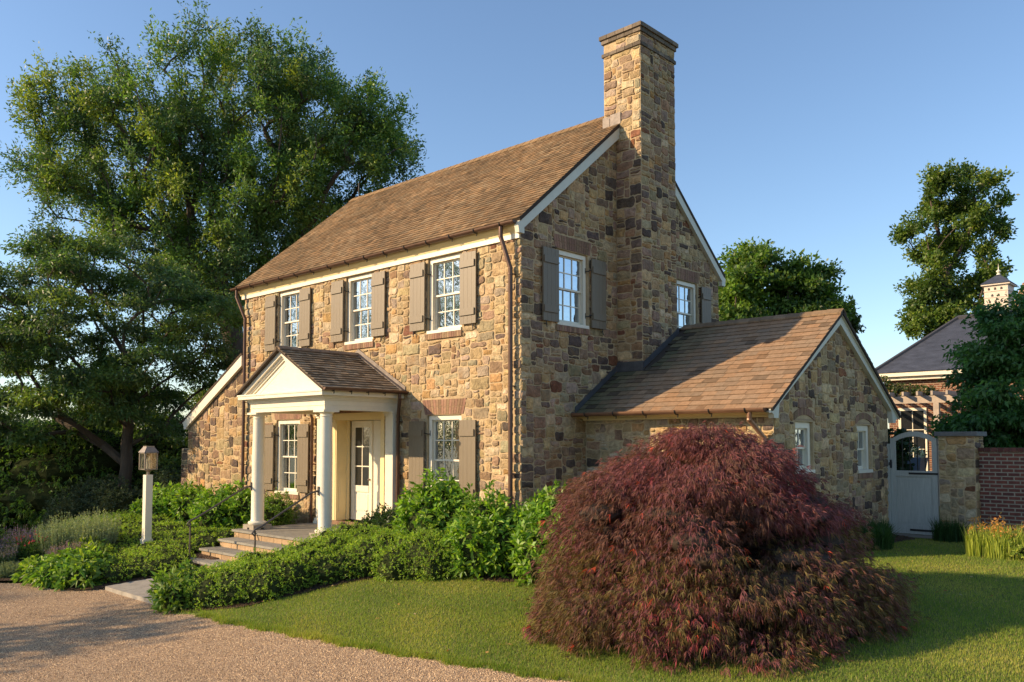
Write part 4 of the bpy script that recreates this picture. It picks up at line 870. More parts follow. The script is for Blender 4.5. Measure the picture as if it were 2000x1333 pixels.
def blobpts(B, n, inner=.3, floor=True, lump=.10, rej=.86):
    """points spread through the outer part of a union of ellipsoids, with outward directions"""
    B = np.array(B, float); w_ = (B[:, 3]*B[:, 4]+B[:, 4]*B[:, 5]+B[:, 3]*B[:, 5]); k = rng.choice(len(B), int(n*1.7), p=w_/w_.sum())
    d = rdir(len(k)); b = B[k]; lf = 1+lump*(np.sin(d[:, 0]*7+b[:, 0]*3+k)+np.sin(d[:, 1]*9+k*2)+np.sin(d[:, 2]*8+k*1.3))/1.5
    r = (1-inner*rng.random(len(k))**1.5)*lf
    P = b[:, :3]+d*b[:, 3:]*r[:, None]; N = unit(d/b[:, 3:])
    ok = np.ones(len(P), bool)
    if len(B) > 1 and rej:
        for j in range(len(B)):
            q = (((P-B[j, :3])/B[j, 3:])**2).sum(1); ok &= ~((q < rej**2*(1-inner)) & (k != j))
    if floor: ok &= P[:, 2] > zt(P[:, 0], P[:, 1])+.02
    P, N, k = P[ok][:n], N[ok][:n], k[ok][:n]; return P, N, k
def core(B, parent, f=.72, col=(.018, .024, .010), name='dark_twig_core'):  # solid dark lumps that fill the inside behind the leaves
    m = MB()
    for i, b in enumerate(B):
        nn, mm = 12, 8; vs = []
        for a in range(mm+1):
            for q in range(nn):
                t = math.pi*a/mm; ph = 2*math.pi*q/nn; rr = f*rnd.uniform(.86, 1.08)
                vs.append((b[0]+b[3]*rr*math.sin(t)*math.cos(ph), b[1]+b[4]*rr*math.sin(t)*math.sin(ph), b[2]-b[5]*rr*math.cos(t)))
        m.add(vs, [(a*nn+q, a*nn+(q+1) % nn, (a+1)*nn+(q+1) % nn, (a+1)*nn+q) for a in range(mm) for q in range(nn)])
    return m.build(name, M_TWIG if name == 'dark_crown_core' else M_CORE, parent)
M_CORE = mat('dark_twig_core', (.035, .045, .016), .95, .5, 25, .03, 25, spec=.05)
def stems(B, parent, base, n=10, r=.008):
    m = MB(); g = gz(*base)
    for i in range(n):
        b = B[rnd.randrange(len(B))]; d = Vector((rnd.gauss(0, 1), rnd.gauss(0, 1), rnd.uniform(.2, 1.2))).normalized()
        e = Vector((b[0]+d.x*b[3]*.9, b[1]+d.y*b[4]*.9, b[2]+d.z*b[5]*.9)); s = Vector((base[0]+rnd.uniform(-.12, .12), base[1]+rnd.uniform(-.12, .12), g-.03))
        m.tube([s, (s+e)/2+Vector((0, 0, .08)), e], r, 5, r1=r*.4)
    return m.build('stems', M_TWIG, parent)
def shrub(name, label, cat, B, n, L, Wd, C, whorl=8, up=.5, inner=.35, m=None, group=None, tone=None, spread=1.0, lump=.1, corefac=.7, nst=8, jit=.5, droop=.1):
    c = np.mean([b[:2] for b in B], axis=0); t = thing(name, (float(c[0]), float(c[1]), gz(*c)), label, cat, group)
    P, N, k = blobpts(B, max(8, n//whorl), inner=inner, lump=lump)
    A = unit(N+np.array([0, 0, up])+rng.normal(0, .25, N.shape))
    P2 = np.repeat(P, whorl, 0); A2 = np.repeat(A, whorl, 0)
    D = unit(A2*.55+rdir(len(P2))*spread); D = np.where((D*A2).sum(1, keepdims=True) < -.1, -D, D)
    P2 = P2+A2*rng.uniform(-.6, .5, (len(P2), 1))*np.array(L)
    C = np.array(C, float); Cc = C[rng.integers(0, len(C), len(P2))] if C.ndim == 2 else np.repeat(C[None], len(P2), 0)
    Cc = Cc*np.repeat(rng.uniform(.75, 1.25, len(P)), whorl)[:, None]
    if tone is not None: Cc = tone(P2, Cc)
    leaves('foliage', P2, D, L, Wd, Cc, m or M_LEAF, t, up=A2, jit=jit, droop=droop)
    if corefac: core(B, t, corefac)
    if nst: stems(B, t, (float(c[0]), float(c[1])), nst)
    return t
def E(x, y, ztop, rx, ry=None, h=None):
    """ellipsoid standing on the ground whose top is at ztop"""
    g = gz(x, y)-.05; hz = (ztop-g)/2*1.12; return (x, y, ztop-hz, rx, ry or rx, hz)
G1 = [(0.185, 0.324, 0.035), (0.24, 0.38, 0.049), (0.131, 0.248, 0.032)]
G2 = [(0.136, 0.249, 0.033), (0.182, 0.297, 0.037), (0.101, 0.191, 0.026)]
# leafy shrubs against the house
shrub('leafy_shrub', 'tall bright green leafy shrub under the right ground-floor window', 'shrub', [E(-1.0, -1.15, -.60, .50), E(-1.45, -1.2, -.85, .40), E(-.6, -1.0, -.80, .42), E(-1.0, -1.4, -.9, .5)], 5200, .13, .05, G1, whorl=9, group='leafy shrubs along the front wall')
shrub('leafy_shrub', 'bright green leafy shrub before the right corner downpipe, front of the three', 'shrub', [E(.65, -1.5, -.78, .42), E(.35, -1.6, -1.05, .40), E(.95, -1.45, -1.0, .36), E(.6, -1.75, -1.2, .42)], 4800, .12, .045, G1, whorl=9, group='leafy shrubs along the front wall')
shrub('leafy_shrub', 'bright green leafy shrub between the house corner and the red maple', 'shrub', [E(1.75, -1.15, -.70, .42), E(2.15, -1.15, -.88, .42), E(1.4, -1.2, -.95, .38), E(2.3, -1.5, -1.1, .4), E(1.8, -1.5, -1.1, .42)], 6000, .12, .045, G1, whorl=9, group='leafy shrubs along the front wall')
shrub('leafy_shrub', 'darker leafy shrub in the shade at the foot of the gable wall', 'shrub', [E(1.4, .3, -.66, .35), E(1.8, .7, -.7, .4)], 1800, .11, .045, G2, whorl=8)
shrub('leafy_shrub', 'bright leafy shrub beside the left column and downpipe', 'shrub', [E(-8.2, -1.1, -1.05, .5), E(-8.7, -1.3, -1.12, .5), E(-7.7, -1.1, -1.12, .45), E(-8.2, -1.6, -1.3, .5)], 4600, .13, .05, G1, whorl=8, group='leafy shrubs left of the porch')
shrub('leafy_shrub', 'bright leafy shrub below the sloping side roof, behind the lamp post', 'shrub', [E(-10.6, -1.1, -1.08, .6), E(-11.4, -1.2, -1.15, .6), E(-10.0, -1.2, -1.15, .5), E(-11, -1.7, -1.4, .6)], 4800, .13, .05, G1, whorl=8, group='leafy shrubs left of the porch')
shrub('glossy_shrub', 'low dark glossy shrub right of the front door pilaster', 'shrub', [E(-2.6, -1.0, -1.28, .5), E(-2.15, -1.15, -1.35, .5), E(-3.0, -.9, -1.42, .38)], 7000, .075, .022, [(.03, .065, .02), (.045, .09, .025)], whorl=8)
shrub('glossy_shrub', 'rounded fine-leaved shrub between the columns under the left window', 'shrub', [E(-6.9, -.75, -1.18, .42), E(-7.3, -.8, -1.3, .4), E(-6.75, -1.1, -1.4, .35)], 6500, .075, .022, G2, whorl=8)
shrub('leafy_perennial', 'clump of long-leaved perennials at the path end of the right hedge', 'perennial', [E(-3.05, -4.95, -2.12, .30), E(-2.75, -5.05, -2.2, .28), E(-3.2, -4.6, -2.0, .25)], 1500, .14, .045, [(.14, .24, .035), (.19, .28, .045)], whorl=9, nst=4)
# low hedges either side of the steps
def hedge(name, label, pts, h, n, C, r=.42, seed=1, L=.040, Wd=.012):
    rs = random.Random(seed); B = []
    xs = [p[0] for p in pts]; ys = [p[1] for p in pts]
    def inside(x, y):
        c = False; j = len(pts)-1
        for i in range(len(pts)):
            if (pts[i][1] > y) != (pts[j][1] > y) and x < (pts[j][0]-pts[i][0])*(y-pts[i][1])/(pts[j][1]-pts[i][1])+pts[i][0]: c = not c
            j = i
        return c
    for a in np.arange(min(xs), max(xs), r*.75):
        for b in np.arange(min(ys), max(ys), r*.75):
            x = a+rs.uniform(-.1, .1); y = b+rs.uniform(-.1, .1)
            if inside(x, y):
                hh = h(x, y)*rs.uniform(.86, 1.12); rr = r*rs.uniform(.9, 1.2); B.append((x, y, gz(x, y)+hh*.30, rr, rr, hh*.72))
    return shrub(name, label, 'hedge', B, n, L, Wd, C, whorl=7, up=.9, inner=.22, lump=.07, corefac=.82, nst=0, spread=.9)
HC = [(0.224, 0.36, 0.039), (0.306, 0.452, 0.048), (0.163, 0.269, 0.035), (0.409, 0.511, 0.067)]
hedge('hedge', 'low feathery green hedge sweeping from the path along the right of the steps', [(-2.95, -4.95), (-2.3, -4.6), (-1.75, -3.9), (-1.5, -3.2), (-1.1, -2.6), (0, -2.15), (.6, -1.9), (.3, -1.5), (-1.2, -1.6), (-2.6, -1.6), (-3.0, -2.4), (-3.05, -4)], lambda x, y: .50+.12*max(0, min(1, (y+4)/2)), 150000, HC, seed=2)
hedge('hedge', 'low feathery green planting around the lamp post, left of the steps', [(-5.75, -4.75), (-5.85, -3.5), (-6.5, -3.1), (-6.7, -1.6), (-7.6, -1.9), (-9.8, -2.1), (-12, -2.2), (-12.4, -3.2), (-10, -3.7), (-8.6, -4.3), (-7.4, -5.0)], lambda x, y: .30-.14*math.exp(-((x+7.7)**2+(y+3.7)**2)/1.2)+.16*max(0, min(1, (-8.4-x)/2)), 150000, HC, seed=3)
# perennials at the left
hosta_C = [(0.181, 0.3, 0.04), (0.242, 0.353, 0.054), (0.121, 0.229, 0.04)]
shrub('broadleaf_perennial', 'broad-leaved green perennials spilling over the gravel left of the path', 'perennial', [E(-6.25, -5.2, -2.28, .42, .36), E(-6.8, -5.35, -2.3, .42), E(-7.35, -5.4, -2.32, .4), E(-7.8, -5.3, -2.3, .35), E(-6.6, -4.9, -2.15, .4), E(-7.2, -5.0, -2.15, .4)], 3600, .17, .062, hosta_C, whorl=8, up=.3, droop=.35, nst=0)
def spikes(name, label, cat, x, y, rx, ry, n, h, Cst, Cfl, lw=.012, flf=.45, lean=.18, group=None, fol=True, fC=(.15, .20, .08), fs=.035, seed=0):
    """upright flowering stems above a mound of fine leaves"""
    t = thing(name, (x, y, gz(x, y)), label, cat, group)
    a = rng.uniform(0, 2*np.pi, n); r = np.sqrt(rng.random(n)); px = x+rx*r*np.cos(a); py = y+ry*r*np.sin(a); g = zt(px, py)
    D = unit(np.c_[np.cos(a)*r*lean+rng.normal(0, .07, n), np.sin(a)*r*lean+rng.normal(0, .07, n), np.ones(n)]); H = h*rng.uniform(.65, 1.1, n)*(1-.25*r)
    P = np.c_[px, py, g]
    k = 16; tt = rng.random((n, k))
    Q = (P[:, None]+D[:, None]*(H[:, None]*tt)[..., None]).reshape(-1, 3); fl = (tt > 1-flf).ravel()
    Cc = np.where(fl[:, None], np.array(Cfl), np.array(fC)); LD = unit(np.repeat(D, k, 0)*.8+rdir(n*k)*.8)
    leaves('foliage', Q, LD, np.where(fl, fs*.7, fs*1.3), np.where(fl, fs*.5, fs*.32), Cc, M_DULL, t, jit=1)
    S = np.cross(D, rdir(n)); S = unit(S)*.003; V = np.stack([P-S, P+S, P+D*H[:, None]+S*.5, P+D*H[:, None]-S*.5], 1).reshape(-1, 3)
    np_mesh('stalks', V, np.arange(4*n).reshape(n, 4), M_DULL, t, C=np.broadcast_to(np.array(Cst), (n, 3)))
    if fol:
        B = [(x, y, gz(x, y)+h*.15, rx, ry, h*.42)]; P3, N3, _ = blobpts(B, n*12, inner=.5)
        leaves('base_leaves', P3, unit(N3+rdir(len(P3))*.8+np.array([0, 0, .5])), fs*1.5, fs*.45, fC, M_DULL, t, jit=1)
    return t
SG = (.24, .29, .17)
spikes('artemisia', 'tall grey-green feathery clump, right half of the pale pair behind the flowers', 'perennial', -8.75, -4.05, .5, .4, 520, .98, SG, (.36, .40, .20), flf=.3, fC=SG, fs=.04)
spikes('artemisia', 'tall grey-green feathery clump, left half of the pale pair behind the flowers', 'perennial', -9.35, -4.5, .5, .4, 520, .92, SG, (.32, .37, .19), flf=.25, fC=SG, fs=.04)
PU = (.20, .12, .22)
spikes('catmint', 'purple flowering catmint on the left of the tall grey-green clump', 'perennial', -10.2, -5.1, .5, .4, 300, .74, (.16, .2, .09), (.27, .16, .33), flf=.4, group='purple catmint among the perennials')
spikes('catmint', 'low mauve catmint between the feathery planting and the broad leaves', 'perennial', -8.2, -4.75, .55, .3, 320, .46, (.16, .2, .09), (.36, .23, .30), flf=.5, group='purple catmint among the perennials')
spikes('catmint', 'greyish mauve catmint mound at the far left edge of the bed', 'perennial', -9.6, -5.75, .5, .4, 300, .52, (.16, .2, .09), (.33, .24, .28), flf=.45, group='purple catmint among the perennials')
spikes('lavender', 'small grey-green lavender tuft at the gravel edge', 'perennial', -8.15, -5.85, .28, .25, 240, .3, SG, (.2, .24, .14), flf=.3, fC=(.15, .2, .11), fs=.03)
spikes('pink_flowers', 'cluster of bright pink flowers in front of the tall grey-green clump', 'flowers', -9.6, -4.95, .35, .3, 60, .62, (.07, .13, .03), (.62, .07, .13), flf=.12, fC=(.07, .13, .03), fs=.05)
shrub('flowering_shrub', 'loose green shrub with a few orange and pink blooms at the left edge', 'shrub', [E(-9.6, -6.4, -2.0, .45), E(-10.2, -6.0, -1.85, .5), E(-10.8, -5.6, -1.8, .5), E(-9.2, -6.3, -2.2, .35)], 4200, .08, .04, [(.13, .22, .035), (.18, .27, .04), (.10, .17, .04)], whorl=7, nst=6)
shrub('leafy_perennial', 'yellow-green leafy clump at the foot of the grey-green feathery plants', 'perennial', [E(-8.4, -4.25, -2.08, .35), E(-7.9, -4.3, -2.12, .3)], 1400, .12, .045, [(.24, .32, .05), (.17, .26, .04)], whorl=8, nst=0)
# shrubs at the left rear
shrub('grey_shrub', 'dense grey-green rounded shrub behind the lamp post', 'shrub', [E(-15.2, -1.2, -1.05, .9), E(-16, -1.4, -1.15, .9), E(-14.3, -1.3, -1.25, .8), E(-15.4, -2.0, -1.4, .9)], 14000, .07, .032, [(.06, .085, .05), (.08, .11, .06)], whorl=7, m=M_DULL, nst=0)
shrub('grey_shrub', 'grey-green shrub at the foot of the sloping side wall', 'shrub', [E(-14.2, .2, -.85, .7), E(-14.9, .5, -.75, .7), E(-13.7, -.3, -1.2, .6)], 9000, .07, .032, [(.06, .085, .05), (.08, .11, .06)], whorl=7, m=M_DULL, nst=0)
def drape(P, C): return C
YW = [(0.083, 0.152, 0.038), (0.111, 0.22, 0.044), (0.185, 0.302, 0.053)]
yb = []
for i in range(34):
    x = -27+rnd.uniform(0, 8.6); y = -4.2+(x+27)*.55+rnd.uniform(-.9, .9); tp = rnd.uniform(-1.3, .5) if rnd.random() < .5 else rnd.uniform(-.1, .75)
    yb.append((x, y, tp-.5, rnd.uniform(1.1, 1.7), rnd.uniform(1.1, 1.7), rnd.uniform(.45, .75)))
    yb.append((x, y, tp-1.6, 1.5, 1.5, .9)); yb.append((x, y-.3, tp-2.5, 1.5, 1.5, .8))
shrub('hemlock_hedge', 'dark layered hemlock mass filling the left edge under the big trees', 'shrub', yb, 85000, .12, .035, YW, whorl=8, up=-.1, inner=.3, nst=0, spread=.8, droop=.3, lump=.08)
ub = [(-17+rnd.uniform(-1.6, 2.4), 1.6+rnd.uniform(-1, 1.5), rnd.uniform(-2.2, -.2), .8, .8, .6) for _ in range(14)]
shrub('understory_shrub', 'sunlit yellow-green shrub under the trees behind the lantern', 'shrub', ub, 16000, .12, .06, [(.09, .15, .035), (.15, .21, .045)], whorl=6, nst=6, corefac=.6)

# weeping red maple
mp = thing('weeping_maple', (4.95, -1.7, gz(4.95, -1.7)), 'large weeping dark red laceleaf maple on the lawn before the low wing', 'tree')
mb_ = []; mc = Vector((4.87, -1.75, -2.2))
fwd = np.array([-.685, .728]); rgt = np.array([.728, .685])
def mtop(a, b):    # height of the mounded crown over a plan position (a = to the right, b = away)
    q = (abs(a)/(1.98 if a < 0 else 1.84))**(2.7 if a < 0 else 1.6)+(b/1.75)**2
    return 2.42*max(0, 1-q)**(.46 if a < 0 else .68)
for i in range(330):
    a_ = rnd.uniform(-2.5, 2.5); b_ = rnd.uniform(-2.1, 2.1); hh_ = mtop(a_, b_)
    if hh_ < .12: continue
    hh_ *= 1-.12*math.exp(-((a_+1.0)/.35)**2)-.07*math.exp(-((a_-.9)/.3)**2)
    x = mc.x+a_*rgt[0]+b_*fwd[0]; y = mc.y+a_*rgt[1]+b_*fwd[1]; s_ = rnd.uniform(.22, .48)
    g = gz(x, y); rad = math.hypot(a_/2.5, b_/2.0)
    zz = g+hh_-s_*.4 if rnd.random() < .62 else g+hh_*rnd.uniform(.55, 1)-.12
    mb_.append((x, y, zz, s_*1.15, s_*1.15, s_*.55))
# low skirt reaching the grass
for i in range(190):
    t = rnd.uniform(0, 2*math.pi); k_ = rnd.uniform(.82, 1.02); a_ = (1.86 if math.cos(t) > 0 else 1.98)*k_*math.cos(t); b_ = 1.8*k_*math.sin(t)
    x = mc.x+a_*rgt[0]+b_*fwd[0]; y = mc.y+a_*rgt[1]+b_*fwd[1]; s_ = rnd.uniform(.2, .34)
    if abs(t-4.75) < .30 or abs(t-5.35) < .16: continue      # dark openings at the front
    mb_.append((x, y, gz(x, y)+rnd.uniform(.12, .62)*(1.25-k_*.4), s_*1.1, s_*1.1, s_*.7))
for i in range(60):
    t = rnd.uniform(0, 2*math.pi); q_ = rnd.uniform(0, 1.3); x = mc.x+q_*math.cos(t)+.3*fwd[0]; y = mc.y+q_*math.sin(t)+.3*fwd[1]; mb_.append((x, y, gz(x, y)+rnd.uniform(.1, .9), .36, .36, .3))
P, N, kk_ = blobpts(mb_, 56000, inner=.45, lump=.12, rej=.6)
rad_ = np.c_[P[:, 0]-mc.x, P[:, 1]-mc.y]; rr_ = np.linalg.norm(rad_, axis=1, keepdims=True); out = np.c_[rad_/np.maximum(rr_, .3), np.zeros(len(P))]
flow = unit(out*.75+N*np.array([.5, .5, .1])+np.array([0, 0, -.5])+rng.normal(0, .28, P.shape))
P = P+flow*(rng.random((len(P), 1))**3)*.16
k = 6; P2 = np.repeat(P, k, 0); F2 = unit(np.repeat(flow, k, 0)+rdir(len(P2))*.62)
toneP = np.repeat(np.sin(P[:, 0]*2.3+1)*np.sin(P[:, 1]*2.9)+np.sin(P[:, 2]*4+P[:, 0]*1.7)*.6+rng.normal(0, .5, len(P)), k)
Cc = np.where((toneP > 1.5)[:, None], np.array([.31, .07, .085]), np.where((toneP > -.2)[:, None], np.array([.205, .078, .080]), np.array([.17, .085, .062])))
low = np.repeat((P[:, 2] < zt(P[:, 0], P[:, 1])+1.15) & (rng.random(len(P)) < .45), k); Cc = np.where(low[:, None], np.array([.17, .125, .048]), Cc)
sp_ = np.repeat(rng.random(len(P)) < .006, k); Cc = np.where(sp_[:, None], np.array([.55, .09, .05]), Cc)
leaves('foliage', P2, F2, .095, .0085, Cc, M_DULL, mp, up=np.repeat(N, k, 0), jit=.6, droop=.25, cv=.3)
core([b for b in mb_ if math.hypot(b[0]-mc.x, b[1]-mc.y) < 1.6 and b[2] < -.75]+[(mc.x+1.1*math.cos(q)+.35*fwd[0], mc.y+1.1*math.sin(q)+.35*fwd[1], -2.15, .5, .5, .6) for q in np.arange(0, 6.28, .5)], mp, .58, name='dark_crown_core')  # solid dark lumps paint the shade inside the crown and its openings
mm = MB(); base = Vector((4.95, -1.7, gz(4.95, -1.7)-.05)); mm.tube([base, base+Vector((.04, .02, .35)), base+Vector((-.05, .03, .75))], .11, 10, r1=.08); trunk_ = mm.build('trunk', M_BARK, mp)
mm = MB()
for i in range(70):
    b = mb_[rnd.randrange(len(mb_))]; e = Vector(b[:3]); s = base+Vector((-.03, .02, rnd.uniform(.5, .8))); mid = (s+e)/2+Vector((0, 0, .35*(e-s).length*.5))
    q1 = s+(mid-s)*.5+Vector((0, 0, .08)); mm.tube([s, q1, mid, mid+(e-mid)*.6+Vector((0, 0, .04)), e], rnd.uniform(.015, .035), 6, r1=.006)
mm.build('branches', M_TWIG, mp)

# ------------------------------------------------------------ trees
RV = np.array([.7283, .6852, 0.]); FV = np.array([-.6852, .7283, 0.])
def inpoly(x, y, pts):
    c = np.zeros(len(x), bool); j = len(pts)-1
    for i in range(len(pts)):
        xi, yi = pts[i]; xj, yj = pts[j]
        m = ((yi > y) != (yj > y)) & (x < (xj-xi)*(y-yi)/((yj-yi) or 1e-9)+xi); c ^= m; j = i
    return c
def tree(name, label, base, outline, depth, nclump, rcl, nleaf, L, Wd, C, trunk_r, seed, fork=.35, group=None, lean=(0, 0), m=None, tuft=10, flat=.7, drop=0.2, twist=0, droop=.0, pads=True, trunkh=None, density=None):
    """outline: crown profile (across, height) in metres from the trunk, height absolute"""
    global rng
    rng = np.random.default_rng(seed); rs = random.Random(seed)
    g = gz(*base); t = thing(name, (base[0], base[1], g), label, 'tree', group); base3 = np.array([base[0], base[1], g-.1])
    o = np.array(outline, float); xs, zs = o[:, 0], o[:, 1]; cxm_ = (xs.min()+xs.max())/2; hw = (xs.max()-xs.min())/2; czm = (zs.min()+zs.max())/2; hz = (zs.max()-zs.min())/2
    P = np.zeros((0, 3)); tries = 0; rc_ = []
    while len(P) < nclump and tries < 60000:
        tries += 1
        x = rs.uniform(xs.min(), xs.max()); z = rs.uniform(zs.min(), zs.max()); r = rcl*rs.uniform(.65, 1.25)
        if not inpoly(np.array([x]), np.array([z]), outline)[0]: continue
        if not inpoly(np.array([x-r*.6, x+r*.6]), np.array([z, z]), outline).all() and rs.random() < .8: continue
        q = max(.12, 1-((x-cxm_)/hw)**2*.8-((z-czm)/hz)**2*.6); dd = rs.uniform(-1, 1)*depth*math.sqrt(q)
        p = np.array([base[0], base[1], 0])+RV*x+FV*dd+np.array([0, 0, z])
        if len(P) and np.min(np.linalg.norm(P-p, axis=1)) < rcl*.62: continue
        P = np.vstack([P, p]); rc_.append(r)
    rc_ = np.array(rc_)
    # branch graph
    top = zs.min()+(zs.max()-zs.min())*fork; nodes = [base3]; par = [-1]; nseg = 6
    for i in range(1, nseg+1):
        f_ = i/nseg; h_ = g+(top-g)*f_; nodes.append(np.array([base[0], base[1], 0])+RV*(lean[0]*f_**1.5)+FV*(lean[1]*f_)+RV*rs.uniform(-.12, .12)+np.array([0, 0, h_])); par.append(i-1)
    plen = [0]+[np.linalg.norm(nodes[i]-nodes[0]) for i in range(1, nseg+1)]
    order = np.argsort(np.linalg.norm(P-nodes[nseg], axis=1)); idx = {}
    for ci in order:
        p = P[ci]; A = np.array(nodes); d = np.linalg.norm(A-p, axis=1); cost = d+.45*np.array(plen)+np.where(A[:, 2] > p[2]+.3, .8*(A[:, 2]-p[2]), 0); cost[0] += 50; cost[1] += 20
        j = int(np.argmin(cost)); 
        nodes.append((A[j]+p)/2+np.array([rs.uniform(-.1, .1), rs.uniform(-.1, .1), .06*d[j]])*1); par.append(j); plen.append(plen[j]+d[j]/2)
        nodes.append(p); par.append(len(nodes)-2); plen.append(plen[-1]+d[j]/2)
    cnt = np.zeros(len(nodes)); 
    for i in range(len(nodes)-1, 0, -1): cnt[i] += 1; cnt[par[i]] += cnt[i]
    rad = trunk_r*np.sqrt(np.maximum(cnt, 1)/cnt[0])
    tm, bm_ = MB(), MB()
    tm.tube([nodes[i] for i in range(nseg+1)], trunk_r, 12, r1=max(rad[nseg], trunk_r*.62))
    for i in range(nseg+1, len(nodes)): bm_.tube([nodes[par[i]], nodes[i]], min(rad[par[i]], rad[i]*1.5, trunk_r*.6), 6, r1=rad[i])
    tm.build('trunk', M_BARK, t, smooth=True); bm_.build('branches', M_BARK, t)
    # leaves in tufts on the clumps
    B = np.c_[P, rc_, rc_, rc_*flat]; w_ = rc_**2; w_ /= w_.sum(); nt_ = nleaf//tuft; ki = rng.choice(len(P), nt_, p=w_)
    d = rdir(nt_)
    if pads: d[:, 2] = np.abs(d[:, 2])*.8-.25+d[:, 2]*.2
    rr = rng.random(nt_)**.6*1.22
    Q = P[ki]+d*(B[ki, 3:]*rr[:, None])*(1+.25*np.sin(d[:, :1]*9+ki[:, None])); A = unit(d+unit(Q-(P.mean(0)))*.6+np.array([0, 0, .25]))
    P2 = np.repeat(Q, tuft, 0); A2 = np.repeat(A, tuft, 0); D = unit(A2*.7+rdir(len(P2))); P2 = P2+A2*rng.uniform(-1.2, 1.2, (len(P2), 1))*L+rdir(len(P2))*L*.8
    C = np.array(C, float); Ck = C[rng.integers(0, len(C), len(P))][ki]; Cc = np.repeat(Ck*rng.uniform(.8, 1.2, (nt_, 1)), tuft, 0)
    leaves('crown', P2, D, L, Wd, Cc, m or M_LEAF, t, up=A2, jit=1.1, droop=droop)
    return t
OAK = [(-9.0, 10.4), (-8.5, 11.5), (-8.2, 12.4), (-8.6, 13.0), (-7.8, 13.2), (-7.3, 13.9), (-8.0, 14.6), (-6.9, 15.4), (-6.0, 14.8), (-5.5, 14.1), (-4.6, 14.6), (-3.9, 14.4), (-3.6, 13.5), (-3.1, 13.7), (-3.4, 14.5), (-3.1, 15.3), (-2.4, 15.8), (-1.3, 16.4), (-0.4, 16.4), (0.2, 16.0), (0.6, 15.4), (1.4, 14.6), (1.9, 15.2), (2.9, 15.0), (3.3, 14.2), (4.1, 13.7), (4.5, 12.9), (5.2, 13.1), (6.0, 12.3), (6.6, 11.3), (6.5, 10.2), (5.7, 9.6), (4.1, 8.4), (2.3, 6.9), (0.4, 5.0), (-0.9, 4.2), (-2.8, 4.6), (-4.0, 5.7), (-5.4, 7.4), (-7.1, 7.8), (-8.4, 8.0), (-8.5, 8.8), (-8.1, 9.4), (-8.8, 9.8)]
OC = [(0.121, 0.198, 0.048), (0.144, 0.238, 0.048), (0.085, 0.144, 0.048), (0.206, 0.267, 0.055), (0.096, 0.166, 0.065)]
tree('oak_tree', 'tall spreading oak with many limbs rising behind the left end of the house', (-18.09, 4.62), [(a*(.91 if a < 0 else 1.0), (b-.75 if b > 15 else b-.3) if b > 9 else b) for a, b in OAK], 3.3, 500, .47, 225000, .15, .055, OC, .42, 5, fork=.08, lean=(-.6, 0), flat=1.25, pads=False)
OAK2 = [(-5.1, 6.1), (-4.1, 6.2), (-3.6, 5.9), (-2.7, 6.3), (-1.6, 6.7), (-0.3, 6.1), (1.1, 5.8), (2.7, 5.1), (3.4, 3.8), (3.5, 2.7), (2.6, 1.9), (1.9, 1.0), (1.4, 0.0), (-0.0, 0.2), (-1.1, 0.0), (-2.4, 0), (-3.4, 0), (-5.4, 0)]
tree('oak_tree', 'lower dark oak with drooping boughs at the left, nearer than the tall one', (-16.08, -.36), OAK2, 2.8, 190, .58, 105000, .14, .05, [(.085, .14, .05), (.10, .175, .055), (.15, .22, .05), (.08, .13, .06)], .22, 8, fork=.15, droop=.3, flat=.75)
tree('maple_tree', 'round-topped green tree just right of the main roof, taller of the middle pair', (-9.57, 27.73), [(-2.1, 5.7), (-1.9, 7.8), (-1.5, 8.8), (-0.9, 9.6), (-0.1, 9.9), (0.7, 9.8), (1.0, 9.2), (1.0, 7.8), (0.9, 5.7), (.8, 4), (-2, 4)], 2, 60, .72, 26000, .24, .13, [(.11, .19, .03), (.15, .24, .035), (.08, .14, .03)], .25, 12)
tree('maple_tree', 'green tree above the wing ridge, lower and darker of the middle pair', (-7.81, 29.38), [(-1.4, 7.8), (-0.9, 8.9), (0.0, 8.8), (1.1, 8.1), (1.5, 7.2), (1.6, 6.2), (0.7, 5.2), (-1.3, 4.5)], 1.6, 46, .62, 20000, .24, .13, [(.09, .16, .03), (.12, .20, .035), (.06, .115, .03)], .22, 13)
tree('maple_tree', 'small tree top peeping over the wing gable', (-7.13, 32.77), [(-0.4, 7.0), (0.0, 6.9), (0.4, 6.6), (0.5, 6.0), (0.1, 5.3), (-0.3, 5.2)], .5, 9, .36, 3200, .22, .12, [(.05, .09, .02)], .12, 14)
TALL = [(-3.5, 14.1), (-2.0, 15.6), (-1.6, 17.3), (-0.9, 17.8), (-0.3, 17.5), (0.1, 16.6), (0.8, 17.7), (1.3, 17.0), (1.8, 18.3), (2.6, 18.0), (3.6, 16.6), (3.9, 15.2), (3.7, 13.2), (3.9, 12.2), (3.2, 10.1), (2.9, 8.0), (2.4, 6.4), (0.1, 6.1), (-2.6, 6.6), (-3.1, 7.4), (-3.2, 9.1), (-2.4, 11.2), (-3.1, 12.2), (-2.6, 13.2)]
tree('maple_tree', 'tall open-crowned tree standing above the slate roof at the right', (-6.47, 48.49), [(a*.97, b-.2) for a, b in TALL], 2.4, 115, .50, 42000, .25, .14, [(.11, .17, .03), (.14, .20, .035), (.075, .125, .025)], .34, 15, fork=.3, flat=1.0, pads=False)
DOG = [(-1.35, 0.4), (-1.2, 0.8), (-0.75, 1.15), (-0.75, 1.8), (-0.6, 2.4), (-0.6, 2.9), (-.1, 3.1), (0.2, 3.4), (0.7, 3.6), (1.6, 3.2), (2.4, 3.0), (2.6, .6), (1.7, -.6), (-0.0, -.5), (-1.0, -.3), (-1.5, 0.2)]
tree('dogwood_tree', 'dark green drooping-leaved tree just behind the brick garden wall', (5.3, 11.0), DOG, 1.3, 165, .42, 52000, .14, .07, [(.045, .12, .038), (.06, .15, .04), (.085, .18, .045)], .10, 16, fork=.2, droop=.35)
